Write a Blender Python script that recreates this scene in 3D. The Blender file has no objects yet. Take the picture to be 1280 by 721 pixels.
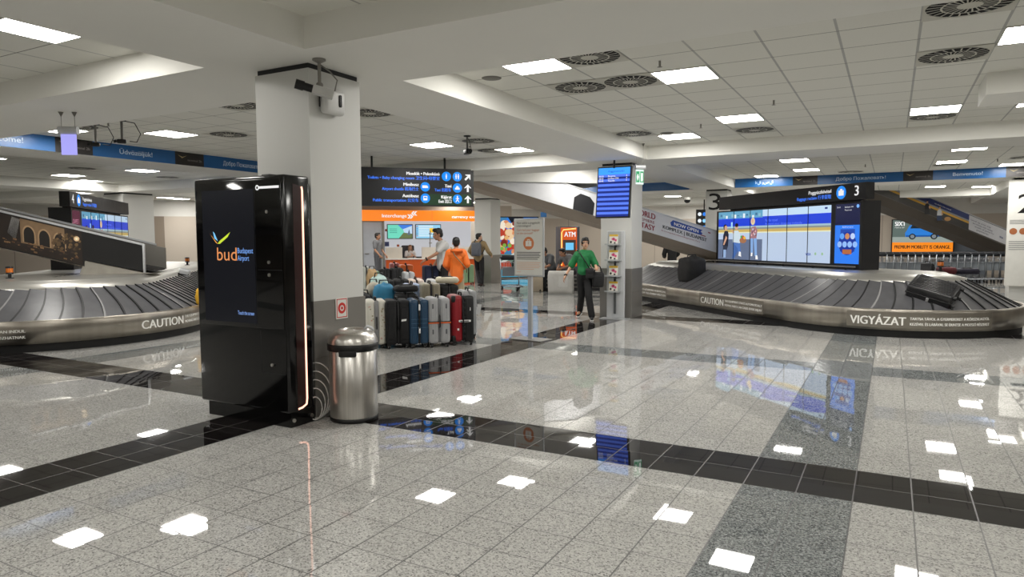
EXPO = 0.0; LAMPS = 39.0
import bpy, bmesh, math, random
from math import pi, sin, cos, radians, sqrt
from mathutils import Vector, Matrix
random.seed(7)
SC = bpy.context.scene
COL = SC.collection
# ------------------------------------------------------------------ materials
def lin(h):
    h = h.lstrip('#')
    v = [int(h[i:i+2], 16)/255 for i in (0, 2, 4)]
    return tuple(c/12.92 if c <= .04045 else ((c+.055)/1.055)**2.4 for c in v)
MATS = {}
def nn(nt, t, **kw):
    n = nt.nodes.new(t)
    for k, v in kw.items(): setattr(n, k, v)
    return n
def newmat(name):
    m = bpy.data.materials.new(name); m.use_nodes = True
    nt = m.node_tree
    return m, nt, nt.nodes['Principled BSDF']
def pm(col, rough=.5, metal=0., var=.08, scale=6., spec=.5, alpha=None, trans=0., stretch=None):
    """painted / plastic / metal material with gentle procedural variation"""
    key = ('p', col, rough, metal, var, scale, spec, trans, stretch)
    if key in MATS: return MATS[key]
    m, nt, b = newmat('surface_%d' % len(MATS))
    c = lin(col)
    tc = nn(nt, 'ShaderNodeTexCoord')
    no = nn(nt, 'ShaderNodeTexNoise'); no.inputs['Scale'].default_value = scale; no.inputs['Detail'].default_value = 4
    if stretch:
        mp = nn(nt, 'ShaderNodeMapping'); mp.inputs['Scale'].default_value = stretch
        nt.links.new(tc.outputs['Object'], mp.inputs['Vector']); nt.links.new(mp.outputs['Vector'], no.inputs['Vector'])
    else:
        nt.links.new(tc.outputs['Object'], no.inputs['Vector'])
    mx = nn(nt, 'ShaderNodeMix', data_type='RGBA')
    mx.inputs['A'].default_value = (*[x*(1-var) for x in c], 1)
    mx.inputs['B'].default_value = (*[min(1, x*(1+var)) for x in c], 1)
    nt.links.new(no.outputs['Fac'], mx.inputs['Factor'])
    nt.links.new(mx.outputs['Result'], b.inputs['Base Color'])
    mr = nn(nt, 'ShaderNodeMapRange'); mr.inputs['To Min'].default_value = max(.02, rough*.85); mr.inputs['To Max'].default_value = min(1, rough*1.15)
    nt.links.new(no.outputs['Fac'], mr.inputs['Value']); nt.links.new(mr.outputs['Result'], b.inputs['Roughness'])
    b.inputs['Metallic'].default_value = metal
    b.inputs['Specular IOR Level'].default_value = spec
    if trans: b.inputs['Transmission Weight'].default_value = trans
    MATS[key] = m
    return m
def em(col, s=1., base='#101010'):
    """lit screen / lamp surface"""
    key = ('e', col, s)
    if key in MATS: return MATS[key]
    m, nt, b = newmat('lit_%d' % len(MATS))
    c = lin(col)
    b.inputs['Base Color'].default_value = (*[x*.3 for x in c], 1)
    b.inputs['Roughness'].default_value = .25
    b.inputs['Emission Color'].default_value = (*c, 1)
    b.inputs['Emission Strength'].default_value = s
    MATS[key] = m
    return m
# ------------------------------------------------------------------ mesh builder
_txt = {}
def text_geo(s, align='LEFT'):
    k = (s, align)
    if k in _txt: return _txt[k]
    cu = bpy.data.curves.new('t', 'FONT'); cu.body = s; cu.size = 1; cu.align_x = align; cu.resolution_u = 3
    o = bpy.data.objects.new('t', cu); COL.objects.link(o)
    dg = bpy.context.evaluated_depsgraph_get(); dg.update()
    me = bpy.data.meshes.new_from_object(o.evaluated_get(dg))
    V = [(v.co.x, v.co.y) for v in me.vertices]; F = [tuple(p.vertices) for p in me.polygons]
    bpy.data.objects.remove(o); bpy.data.curves.remove(cu); bpy.data.meshes.remove(me)
    _txt[k] = (V, F)
    return V, F
class MB:
    def __init__(s): s.v = []; s.f = []; s.m = []; s.sm = []; s.mats = []
    def mi(s, m):
        if m not in s.mats: s.mats.append(m)
        return s.mats.index(m)
    def add(s, V, F, mat, smooth=False, M=None):
        b = len(s.v)
        for p in V:
            p = Vector(p)
            s.v.append(M @ p if M else p)
        i = s.mi(mat)
        for f in F:
            s.f.append([b+k for k in f]); s.m.append(i); s.sm.append(smooth)
        return s
    def box(s, x0, x1, y0, y1, z0, z1, mat, M=None):
        V = [(x, y, z) for x in (x0, x1) for y in (y0, y1) for z in (z0, z1)]
        F = [(0, 1, 3, 2), (4, 6, 7, 5), (0, 4, 5, 1), (2, 3, 7, 6), (0, 2, 6, 4), (1, 5, 7, 3)]
        return s.add(V, F, mat, M=M)
    def bm(s, bm, mat, smooth=False, M=None):
        bm.verts.index_update()
        s.add([v.co.copy() for v in bm.verts], [[v.index for v in f.verts] for f in bm.faces], mat, smooth, M)
        bm.free(); return s
    def rbox(s, x0, x1, y0, y1, z0, z1, r, mat, seg=3, M=None):
        bm = bmesh.new(); bmesh.ops.create_cube(bm, size=1)
        for v in bm.verts:
            v.co = Vector((x0 if v.co.x < 0 else x1, y0 if v.co.y < 0 else y1, z0 if v.co.z < 0 else z1))
        bmesh.ops.bevel(bm, geom=bm.edges[:], offset=r, segments=seg, profile=.5, affect='EDGES')
        return s.bm(bm, mat, True, M)
    def cyl(s, p0, p1, r, mat, n=12, r2=None, caps=True, smooth=True):
        p0 = Vector(p0); p1 = Vector(p1); r2 = r if r2 is None else r2
        d = (p1-p0).normalized(); a = d.orthogonal().normalized(); b = d.cross(a)
        V = []; F = []
        for i in range(n):
            t = 2*pi*i/n; e = a*cos(t)+b*sin(t)
            V += [p0+e*r, p1+e*r2]
        for i in range(n):
            j = (i+1) % n; F.append((2*i, 2*j, 2*j+1, 2*i+1))
        s.add(V, F, mat, smooth)
        if caps:
            s.add([V[2*i] for i in range(n)], [tuple(range(n))[::-1]], mat); s.add([V[2*i+1] for i in range(n)], [tuple(range(n))], mat)
        return s
    def tube(s, pts, r, mat, n=8):
        pts = [Vector(p) for p in pts]; rings = []
        up = Vector((0, 0, 1)); a = None
        for i, p in enumerate(pts):
            d = (pts[min(i+1, len(pts)-1)]-pts[max(i-1, 0)]).normalized()
            if a is None: a = d.orthogonal().normalized()
            a = (a-d*a.dot(d)).normalized(); b = d.cross(a)
            rings.append([p+(a*cos(2*pi*k/n)+b*sin(2*pi*k/n))*r for k in range(n)])
        V = [q for R in rings for q in R]; F = []
        for i in range(len(rings)-1):
            for k in range(n):
                F.append((i*n+k, i*n+(k+1) % n, (i+1)*n+(k+1) % n, (i+1)*n+k))
        F.append(tuple(range(n))[::-1]); F.append(tuple((len(rings)-1)*n+k for k in range(n)))
        return s.add(V, F, mat, True)
    def lathe(s, prof, mat, n=32, c=(0, 0), smooth=True):
        V = []; F = []; m = len(prof)
        for i in range(n):
            t = 2*pi*i/n
            for r, z in prof: V.append((c[0]+r*cos(t), c[1]+r*sin(t), z))
        for i in range(n):
            j = (i+1) % n
            for k in range(m-1): F.append((i*m+k, j*m+k, j*m+k+1, i*m+k+1))
        return s.add(V, F, mat, smooth)
    def ell(s, c, r, mat, M=None, sub=3):
        bm = bmesh.new(); bmesh.ops.create_icosphere(bm, subdivisions=sub, radius=1)
        for v in bm.verts: v.co = Vector((v.co.x*r[0]+c[0], v.co.y*r[1]+c[1], v.co.z*r[2]+c[2]))
        return s.bm(bm, mat, True, M)
    def poly(s, pts, mat): return s.add(pts, [tuple(range(len(pts)))], mat)
    def rect(s, x0, x1, z0, z1, y, mat): return s.poly([(x0, y, z0), (x1, y, z0), (x1, y, z1), (x0, y, z1)], mat)
    def shape(s, pts, y, mat): return s.poly([(p[0], y, p[1]) for p in pts], mat)
    def disc(s, x, z, r, y, mat, n=24, rz=None):
        rz = rz or r
        return s.poly([(x+r*cos(2*pi*k/n), y, z+rz*sin(2*pi*k/n)) for k in range(n)], mat)
    def prism(s, pts, y0, y1, mat):
        n = len(pts); V = [(p[0], y0, p[1]) for p in pts]+[(p[0], y1, p[1]) for p in pts]
        F = [tuple(range(n)), tuple(range(n, 2*n))[::-1]]+[(i, n+i, n+(i+1) % n, (i+1) % n) for i in range(n)]
        return s.add(V, F, mat)
    def text(s, t, x, z, y, h, mat, align='LEFT', w=None, f=None, bold=0.):
        V, F = text_geo(t, align)
        k = h/.73; kx = k
        if w:
            xs = [p[0] for p in V]; kx = w/(max(xs)-min(xs))
        for dx in ((0, bold) if bold else (0,)):
            P = [(x+p[0]*kx+dx, y-dx*.01, z+p[1]*k) for p in V]
            s.add([f(*q) for q in P] if f else P, F, mat)
        return s
    def build(s, name, parent=None, loc=(0, 0, 0), rz=0, fix=True, rot=None):
        me = bpy.data.meshes.new(name)
        me.from_pydata([tuple(v) for v in s.v], [], s.f)
        for m in s.mats: me.materials.append(m)
        me.polygons.foreach_set('material_index', s.m); me.polygons.foreach_set('use_smooth', s.sm)
        me.update()
        o = bpy.data.objects.new(name, me); COL.objects.link(o)
        o.location = loc; o.rotation_euler = rot or (0, 0, rz)
        if parent: o.parent = parent
        return o
def tag(o, label=None, cat=None, group=None, kind=None):
    if label: o['label'] = label
    if cat: o['category'] = cat
    if group: o['group'] = group
    if kind: o['kind'] = kind
    return o
def thing(name, label, cat, loc=(0, 0, 0), rz=0, group=None):
    o = bpy.data.objects.new(name, None); COL.objects.link(o); o.empty_display_size = .1
    o.location = loc; o.rotation_euler = (0, 0, rz)
    return tag(o, label, cat, group)
def kids(o): return [c for c in bpy.data.objects if c.parent == o]
def dup(root, loc, rz, label, group=None):
    r = root.copy(); COL.objects.link(r); r.location = loc; r.rotation_euler = (0, 0, rz); r['label'] = label
    if group: r['group'] = group
    for ch in kids(root):
        c = ch.copy(); COL.objects.link(c); c.parent = r
        for g in kids(ch):
            d = g.copy(); COL.objects.link(d); d.parent = c
    return r
ORD = ['first', 'second', 'third', 'fourth', 'fifth', 'sixth', 'seventh', 'eighth', 'ninth', 'tenth', 'eleventh', 'twelfth', 'thirteenth', 'fourteenth', 'fifteenth', 'sixteenth', 'seventeenth', 'eighteenth', 'nineteenth', 'twentieth']
# common materials
WHITE = pm('#dcdbd5', .6); SOFF = pm('#ebeae4', .8, var=.03, scale=1.5)
BLK = pm('#0b0b0c', .45); BLKG = pm('#050506', .12, var=.02, spec=.5); DARK = pm('#26272a', .5)
STEEL = pm('#b4b0a8', .33, 1., var=.15, scale=3, stretch=(1, 1, 30)); STEELP = pm('#c9c6c0', .3, .92, var=.22, scale=5, stretch=(14, 14, .3))
STEELD = pm('#8a8781', .4, .6, var=.12, scale=2.); ALU = pm('#bcbec0', .4, .35, var=.05)
RUB = pm('#545457', .36, var=.3, scale=5); RUBD = pm('#0d0d0e', .6)
TXW = em('#ffffff', .75); TXB = em('#3f7dff', .9); ICB = em('#1787ee', 1.); WTXT = pm('#f2f2f0', .5)
# ------------------------------------------------------------------ camera
f_px = 860.5; YAW = .50339; PITCH = .07016; ROLL = -.00387; CAMZ = 1.55
fw = Vector((-sin(YAW)*cos(PITCH), cos(YAW)*cos(PITCH), -sin(PITCH)))
rt = Vector((cos(YAW), sin(YAW), 0)); up = rt.cross(fw)
r2 = rt*cos(ROLL)+up*sin(ROLL); u2 = up*cos(ROLL)-rt*sin(ROLL)
cd = bpy.data.cameras.new('camera'); cam = bpy.data.objects.new('camera', cd); COL.objects.link(cam)
cd.sensor_fit = 'HORIZONTAL'; cd.sensor_width = 36; cd.lens = 36*f_px/1280; cd.clip_end = 200
cam.matrix_world = Matrix(((r2.x, u2.x, -fw.x, 0), (r2.y, u2.y, -fw.y, 0), (r2.z, u2.z, -fw.z, CAMZ), (0, 0, 0, 1)))
SC.camera = cam
SC.view_settings.view_transform = 'Standard'; SC.view_settings.look = 'None'; SC.view_settings.exposure = EXPO
SC.cycles.use_denoising = True
try: SC.cycles.denoiser = 'OPENIMAGEDENOISE'
except Exception: pass
SC.cycles.max_bounces = 8; SC.cycles.diffuse_bounces = 6; SC.cycles.glossy_bounces = 4; SC.cycles.sample_clamp_indirect = 8
w = bpy.data.worlds.new('hall_air'); SC.world = w; w.use_nodes = True
w.node_tree.nodes['Background'].inputs['Color'].default_value = (.9, .93, 1, 1); w.node_tree.nodes['Background'].inputs['Strength'].default_value = .25
# ------------------------------------------------------------------ floor
TW = .31186; FX = -.158; FY = 4.45
def floor_mat():
    m, nt, b = newmat('granite_floor'); L = nt.links.new
    def M(op, a, c=None, d=None):
        n = nn(nt, 'ShaderNodeMath', operation=op)
        for i, v in enumerate((a, c, d)):
            if v is None: continue
            if isinstance(v, (int, float)): n.inputs[i].default_value = v
            else: L(v, n.inputs[i])
        return n.outputs[0]
    g = nn(nt, 'ShaderNodeNewGeometry'); sp = nn(nt, 'ShaderNodeSeparateXYZ'); L(g.outputs['Position'], sp.inputs[0])
    x, y = sp.outputs['X'], sp.outputs['Y']
    ux = M('DIVIDE', M('SUBTRACT', x, FX), TW); uy = M('DIVIDE', M('SUBTRACT', y, FY), TW)
    def joint(u, wid): return M('LESS_THAN', M('ABSOLUTE', M('SUBTRACT', M('FRACT', M('ADD', u, .5)), .5)), wid)
    jx = joint(ux, .013); jy = joint(uy, .009)
    cell = nn(nt, 'ShaderNodeCombineXYZ'); L(M('FLOOR', ux), cell.inputs[0]); L(M('FLOOR', uy), cell.inputs[1])
    wn = nn(nt, 'ShaderNodeTexWhiteNoise'); L(cell.outputs[0], wn.inputs['Vector'])
    def band(c, o, per, half):  # periodic stripe
        return M('LESS_THAN', M('ABSOLUTE', M('SUBTRACT', M('FLOORED_MODULO', M('ADD', M('SUBTRACT', c, o), per/2), per), per/2)), half)
    PX = 28*TW; PY = 8.55
    bx = band(x, FX-15*TW, PX, TW); by = band(y, FY+TW, PY, TW); blk = M('MAXIMUM', bx, by)
    gx = band(x, FX-TW, PX, TW); gy = band(y, 9.04, PY, .3); gry = M('MAXIMUM', gx, gy)
    # speckle
    vo = nn(nt, 'ShaderNodeTexVoronoi'); vo.inputs['Scale'].default_value = 130; L(g.outputs['Position'], vo.inputs['Vector'])
    sepc = nn(nt, 'ShaderNodeSeparateColor'); L(vo.outputs['Color'], sepc.inputs[0])
    no = nn(nt, 'ShaderNodeTexNoise'); no.inputs['Scale'].default_value = 1.3; no.inputs['Detail'].default_value = 3; L(g.outputs['Position'], no.inputs['Vector'])
    def ramp(stops, fac):
        r = nn(nt, 'ShaderNodeValToRGB'); r.color_ramp.interpolation = 'LINEAR'
        e = r.color_ramp.elements
        while len(e) < len(stops): e.new(.5)
        for k, (p, c) in enumerate(stops): e[k].position = p; e[k].color = (*lin(c), 1)
        L(fac, r.inputs[0]); return r.outputs[0]
    light = ramp([(0, '#6f6e6c'), (.18, '#a3a29f'), (.55, '#b6b5b1'), (1, '#c9c8c4')], sepc.outputs[0])
    grey = ramp([(0, '#3d4042'), (.3, '#686c6d'), (.7, '#8b8f8f'), (1, '#a6aaa9')], sepc.outputs[0])
    def mix(fac, a, c):
        n = nn(nt, 'ShaderNodeMix', data_type='RGBA'); L(fac, n.inputs['Factor'])
        for k, v in (('A', a), ('B', c)):
            if isinstance(v, str): n.inputs[k].default_value = (*lin(v), 1)
            else: L(v, n.inputs[k])
        return n.outputs['Result']
    c = mix(gry, light, grey); c = mix(blk, c, '#1d1a1a')
    hv = nn(nt, 'ShaderNodeHueSaturation'); L(c, hv.inputs['Color'])
    L(M('ADD', .93, M('ADD', M('MULTIPLY', wn.outputs['Value'], .07), M('MULTIPLY', no.outputs['Fac'], .08))), hv.inputs['Value'])
    j = M('MAXIMUM', jx, jy); jc = mix(blk, '#2c2b2a', '#4a4645')
    c = mix(M('MULTIPLY', j, .85), hv.outputs[0], jc)
    L(c, b.inputs['Base Color'])
    L(M('ADD', .012, M('ADD', M('MULTIPLY', no.outputs['Fac'], .02), M('MULTIPLY', j, .4))), b.inputs['Roughness'])
    b.inputs['Specular IOR Level'].default_value = .5
    # each slab lies a hair out of level, so reflections break at the joints
    vm = nn(nt, 'ShaderNodeVectorMath', operation='SUBTRACT'); L(wn.outputs['Color'], vm.inputs[0]); vm.inputs[1].default_value = (.5, .5, .5)
    vs = nn(nt, 'ShaderNodeVectorMath', operation='MULTIPLY'); L(vm.outputs[0], vs.inputs[0]); vs.inputs[1].default_value = (.007, .007, 0)
    n2 = nn(nt, 'ShaderNodeTexNoise'); n2.inputs['Scale'].default_value = 2.2; L(g.outputs['Position'], n2.inputs['Vector'])
    v3 = nn(nt, 'ShaderNodeVectorMath', operation='SUBTRACT'); L(n2.outputs['Color'], v3.inputs[0]); v3.inputs[1].default_value = (.5, .5, .5)
    v4 = nn(nt, 'ShaderNodeVectorMath', operation='MULTIPLY'); L(v3.outputs[0], v4.inputs[0]); v4.inputs[1].default_value = (.003, .003, 0)
    va = nn(nt, 'ShaderNodeVectorMath', operation='ADD'); L(vs.outputs[0], va.inputs[0]); L(v4.outputs[0], va.inputs[1])
    vb = nn(nt, 'ShaderNodeVectorMath', operation='ADD'); L(va.outputs[0], vb.inputs[0]); vb.inputs[1].default_value = (0, 0, 1)
    vn = nn(nt, 'ShaderNodeVectorMath', operation='NORMALIZE'); L(vb.outputs[0], vn.inputs[0])
    L(vn.outputs[0], b.inputs['Normal'])
    return m
def ceil_mat():
    m, nt, b = newmat('ceiling_tiles'); L = nt.links.new
    def M(op, a, c=None):
        n = nn(nt, 'ShaderNodeMath', operation=op)
        for i, v in enumerate((a, c)):
            if v is None: continue
            if isinstance(v, (int, float)): n.inputs[i].default_value = v
            else: L(v, n.inputs[i])
        return n.outputs[0]
    g = nn(nt, 'ShaderNodeNewGeometry'); sp = nn(nt, 'ShaderNodeSeparateXYZ'); L(g.outputs['Position'], sp.inputs[0])
    def joint(c, o, wid):
        u = M('FRACT', M('ADD', M('DIVIDE', M('SUBTRACT', c, o), CT), .5))
        return M('LESS_THAN', M('ABSOLUTE', M('SUBTRACT', u, .5)), wid)
    jx = joint(sp.outputs['X'], CX0, .018); jy = joint(sp.outputs['Y'], CY0, .009)
    no = nn(nt, 'ShaderNodeTexNoise'); no.inputs['Scale'].default_value = 90; L(g.outputs['Position'], no.inputs['Vector'])
    r = nn(nt, 'ShaderNodeMix', data_type='RGBA'); r.inputs['A'].default_value = (*lin('#dddcd4'), 1); r.inputs['B'].default_value = (*lin('#e6e5dd'), 1)
    L(no.outputs['Fac'], r.inputs['Factor'])
    a = nn(nt, 'ShaderNodeMix', data_type='RGBA'); L(jx, a.inputs['Factor']); L(r.outputs['Result'], a.inputs['A']); a.inputs['B'].default_value = (*lin('#b2b2ae'), 1)
    c = nn(nt, 'ShaderNodeMix', data_type='RGBA'); L(jy, c.inputs['Factor']); L(a.outputs['Result'], c.inputs['A']); c.inputs['B'].default_value = (*lin('#6d6b64'), 1)
    L(c.outputs['Result'], b.inputs['Base Color']); b.inputs['Roughness'].default_value = .85
    return m
CT = .61; CX0 = .155; CY0 = 6.55
tag(MB().poly([(-38, -10, 0), (14, -10, 0), (14, 40, 0), (-38, 40, 0)], floor_mat()).build('floor'), kind='structure')
ZS = 3.05; ZC = 3.30
tag(MB().poly([(-38, -10, ZC), (-38, 40, ZC), (14, 40, ZC), (14, -10, ZC)], ceil_mat()).build('ceiling'), kind='structure')
BX = [(-38, -36.6), (-30.1, -28.9), (-21.8, -20.6), (-13.5, -12.3), (-5.27, -4.08), (2.95, 4.15), (11.2, 12.4)]
BY = [(-4.6, -3.36), (4.05, 5.29), (12.68, 13.92), (20.95, 22.15), (29.2, 30.4), (37.5, 38.7)]
mb = MB()
xs = sorted({v for p in BX for v in p} | {-38., 14.}); ys = sorted({v for p in BY for v in p} | {-10., 40.})
def solid(x, y): return any(a < x < b for a, b in BX) or any(a < y < b for a, b in BY)
for i in range(len(xs)-1):
    for j in range(len(ys)-1):
        if solid((xs[i]+xs[i+1])/2, (ys[j]+ys[j+1])/2):
            x0, x1, y0, y1 = xs[i], xs[i+1], ys[j], ys[j+1]
            mb.poly([(x0, y0, ZS), (x0, y1, ZS), (x1, y1, ZS), (x1, y0, ZS)], SOFF)
        else:
            x0, x1, y0, y1 = xs[i], xs[i+1], ys[j], ys[j+1]; e = .01
            for a, b_ in (((x0, y0), (x1, y0)), ((x1, y0), (x1, y1)), ((x1, y1), (x0, y1)), ((x0, y1), (x0, y0))):
                mb.poly([(*a, ZS), (*b_, ZS), (*b_, ZC+e), (*a, ZC+e)], SOFF)
tag(mb.build('trim_1'), kind='structure')
tag(MB().box(.83, 2.94, 8.95, 9.75, 3.07, 3.299, SOFF).build('trim_2'), kind='structure')
# ------------------------------------------------------------------ walls (beige below, white bulkhead above)
BEIGE = pm('#c6bbae', .75, var=.05, scale=.8); TAUPE = pm('#8d8072', .7, var=.04, scale=.8); WALLW = pm('#dedcd7', .75, var=.03)
JNT = pm('#93897c', .8)
def wall(name, p0, p1, zt=2.62, panels=(), step=2.4):
    p0 = Vector((*p0, 0)); p1 = Vector((*p1, 0)); d = (p1-p0).normalized(); Ln = (p1-p0).length
    mb = MB(); P = lambda s, z, n=0: tuple(p0+d*s+Vector((d.y, -d.x, 0))*n+Vector((0, 0, z)))
    q = lambda a, b_, z0, z1, m, n=0: mb.poly([P(a, z0, n), P(b_, z0, n), P(b_, z1, n), P(a, z1, n)], m)
    q(0, Ln, 0, zt, BEIGE); q(0, Ln, zt, ZC, WALLW)
    s = step
    while s < Ln: q(s-.012, s+.012, 0, zt, JNT, .004); s += step
    for a, b_, z0, z1, m in panels: q(a, b_, z0, z1, m, .008)
    return tag(mb.build(name), kind='structure')
r2_ = sqrt(.5)
# back wall runs diagonally behind the carousel on the left, then straight across the right half
def dg(x): return (x, x+46.)
wall('wall_back', dg(-38), dg(-10.0), panels=[(14.61, 15.17, 0, 2.62, TAUPE), (3.0, 7.2, 0, 3.05, TAUPE), (24.6, 27.6, 0, 3.2, TAUPE)])
wall('wall_far', (-10.0, 36.0), (14, 36.0), panels=[(11.3, 11.9, 0, 2.62, TAUPE), (8.9, 9.25, 0, 2.62, TAUPE), (12.2, 13.6, 0, 1.7, pm('#6f7680', .5))])
wall('wall_right', (14, 40), (14, -10)); wall('wall_front', (14, -10), (-38, -10)); wall('wall_left', (-38, -10), (-38, 10))
CASES = [
 (-6.41, 7.63, 0.283, 0.43, 0.721, 'hard', '#d9d6cb', 'white flowered suitcase in the front row, half hidden by the litter bin'),
 (-6.14, 7.78, 0.348, 0.43, 0.72, 'soft', '#121214', 'wide black suitcase in the front row with a small white tag'),
 (-5.9, 7.96, 0.279, 0.44, 0.726, 'hard', '#22415c', 'dark blue suitcase in the front row between the black and the silver one'),
 (-5.68, 8.15, 0.316, 0.45, 0.743, 'hard', '#a3a4a6', 'silver suitcase in the front row with an orange belt around it'),
 (-5.49, 8.48, 0.335, 0.46, 0.761, 'duo', '#8f1520', 'red and black suitcase at the right end of the front row'),
 (-5.78, 9.12, 0.234, 0.46, 0.78, 'hard', '#a9abad', 'silver suitcase behind the red and black one, baggage tags on its side'),
 (-6.49, 8.44, 0.343, 0.45, 0.753, 'soft', '#0f0f10', 'black suitcase right behind the wide black one of the front row'),
 (-6.57, 9.2, 0.305, 0.46, 0.867, 'hard', '#8d8672', 'olive beige suitcase behind the silver one with the orange belt'),
 (-6.42, 9.51, 0.317, 0.46, 0.828, 'soft', '#151516', 'black suitcase behind the red one, under a cream bag'),
 (-6.96, 8.75, 0.293, 0.46, 0.78, 'hard', '#8f9092', 'grey suitcase beside the bright blue bag'),
 (-6.95, 9.22, 0.276, 0.46, 0.843, 'hard', '#8fa0c0', 'pale blue printed suitcase in the middle of the luggage'),
 (-7.82, 9.65, 0.207, 0.46, 0.866, 'soft', '#1b1b1c', 'black suitcase left of another black one in the third row'),
 (-7.8, 10.01, 0.272, 0.46, 0.863, 'soft', '#161617', 'black suitcase with a white mark in the third row, right of its twin'),
 (-7.56, 10.14, 0.272, 0.46, 0.862, 'hard', '#c9b9ae', 'pale pinkish suitcase in the third row'),
 (-7.64, 10.9, 0.32, 0.46, 0.821, 'hard', '#b5b7b8', 'light grey suitcase behind the olive beige one'),
 (-9.6, 11.42, 0.177, 0.46, 0.919, 'hard', '#86a889', 'mint green suitcase at the left beside a black one'),
 (-9.41, 11.52, 0.23, 0.46, 0.968, 'soft', '#161618', 'black suitcase right of the mint green one'),
 (-9.19, 11.65, 0.265, 0.46, 0.984, 'soft', '#1a1a1c', 'black suitcase left of the silver ribbed one, far row'),
 (-8.6, 11.29, 0.22, 0.46, 0.926, 'hard', '#b1b3b6', 'small silver ribbed suitcase in front of the orange one'),
 (-10.62, 13.83, 0.333, 0.46, 0.963, 'hard', '#d9661f', 'orange suitcase before the exchange counter'),
 (-10.91, 12.65, 0.217, 0.46, 0.94, 'hard', '#cfd3cc', 'whitish suitcase at far left beside the pillar'),
 (-11.13, 14.01, 0.234, 0.46, 0.991, 'hard', '#b56a6a', 'dusty pink suitcase before the exchange counter'),
 (-8.95, 12.58, 0.343, 0.46, 1.008, 'soft', '#14203f', 'tall navy suitcase held by the man in the white shirt'),
 (-13.0, 20.45, 0.423, 0.43, 0.718, 'hard', '#8cae86', 'light green suitcase beside the man with the backpack'),
]
# ------------------------------------------------------------------ ceiling lights (0.6 m square panels set into the tiles)
LAMP = em('#fffcf6', LAMPS); LFR = pm('#c9c8c2', .5)
def make_light():
    t = thing('ceiling_light', '', 'ceiling light')
    fr = MB()
    for a in ((-.3, .3, -.3, -.285), (-.3, .3, .285, .3), (-.3, -.285, -.285, .285), (.285, .3, -.285, .285)): fr.box(*a, -.012, .0, LFR)
    fr.build('frame', t)
    MB().poly([(-.285, -.285, -.006), (-.285, .285, -.006), (.285, .285, -.006), (.285, -.285, -.006)], LAMP).build('diffuser', t)
    return t
lights = [
 (-6.2, 3.2, 'square ceiling light at the top left corner, above the left carousel\'s near side'),
 (-3.19, 6.26, 'square ceiling light directly left of the round air diffuser cut by the white beam'),
 (-1.98, 7.44, 'large bright ceiling light right of the pair of round air diffusers'),
 (-1.98, 10.45, 'square ceiling light just in front of the round diffuser in mid ceiling'),
 (-3.21, 11.74, 'square ceiling light above the hanging blue arrivals screen'),
 (1.07, 7.4, 'square ceiling light cut by the right edge of the picture, top right'),
 (.46, 11.12, 'square ceiling light touching the round diffuser in front of the right beam'),
 (1.68, 11.12, 'square ceiling light at the right edge below the boxed-in soffit'),
 (-11.46, 6.15, 'square ceiling light with a hanging exit sign under it, far left'),
 (-10.33, 7.28, 'square ceiling light between the left pillar and the two hanging cameras'),
 (-7.46, 10.5, 'square ceiling light left of the single hanging camera, above the direction sign'),
 (-6.47, 11.87, 'square ceiling light right of the round diffuser near the sloping white bulkhead'),
 (-16.26, 10.64, 'small ceiling light beneath the middle of the left blue banner'),
 (-19.06, 10.4, 'ceiling light behind the hanging exit sign at far left, nearer one'),
 (-20.35, 11.64, 'ceiling light behind the hanging exit sign at far left, farther one'),
 (-16.6, 7.4, 'ceiling light at the left edge under the blue banner'),
 (-25.4, 17.6, 'ceiling light above the beige wall, left of the black kiosk'),
 (-25.7, 18.4, 'thin ceiling light beside the one above the left beige wall'),
 (1.27, 16.15, 'thin ceiling light seen edge-on just past the right beam'),
 (1.14, 18.78, 'ceiling light over the dark vent strip in front of the right blue banner'),
 (2.5, 20.2, 'ceiling light at the right edge just above the blue banner'),
 (-1.95, 19.0, 'ceiling light above the Arabic word on the right blue banner'),
 (-1.95, 16.6, 'thin ceiling light just past the right beam, above the video wall with three people'),
 (-3.1, 20.3, 'ceiling light close to the left end of the right blue banner'),
 (1.23, 27.4, 'left of two ceiling lights beneath the right blue banner'),
 (2.63, 28.27, 'right of two ceiling lights beneath the right blue banner'),
 (-7.81, 27.7, 'ceiling light above the sloping white ramp with the open-now advert'),
]
L0 = make_light()
for i, (x, y, lab) in enumerate(lights):
    if i == 0: L0.location = (x, y, ZC-.001); L0['label'] = lab
    else: dup(L0, (x, y, ZC-.001), 0, lab)
GL = 'added unseen ceiling lights that brighten the hall'  # extra unseen panels, added in hidden bays to brighten the hall
for x, y in [(-1.98, .5), (.46, -1.6), (-3.2, -1.6), (.46, 2.6), (-7.5, -1.6), (-9.4, .6), (-11.2, 3.0), (-8.3, 8.0), (6.0, 2.6), (6.0, -1.6), (8.6, .5), (6.0, 7.4), (8.6, 10.4), (6.0, 16.2), (8.6, 18.8), (-1.98, -6.6), (-7.5, -6.6), (5.8, -6.6), (-15.9, 2.4), (-18.6, -.5), (-15.9, 17.5), (-18.6, 15), (-7.4, 17.0), (-10.9, 15.6), (-16.3, 24.5), (-18.9, 26.5), (-6.2, 24.4), (-1.9, 25.5), (6.2, 25.5), (-.5, 32.5), (3.9, 33), (-7.8, 33), (-25, 6), (-24, 16.5), (-27, 9), (-22.5, 12.5), (-6.3, 14.9), (-9.1, 14.6), (-11.2, 17.6), (-9.0, 20.2), (-14.6, 19.5), (-16.8, 20.3), (-19.5, 18.5), (-14.5, 23.5), (-17, 27.3), (-11.5, 26.8), (-9.2, 23.2), (-3.4, 23.5), (2.2, 24.2), (-3.2, 31.5), (-3, 34.9), (5.5, 31.5), (6.4, 28), (-11, 31.5), (-8.8, 34.5), (-14.8, 15.4), (-1.2, 23.4), (.6, 31.2)]:
    dup(L0, (x, y, ZC-.001), 0, 'added unseen ceiling light that brightens the hall', GL)
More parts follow.
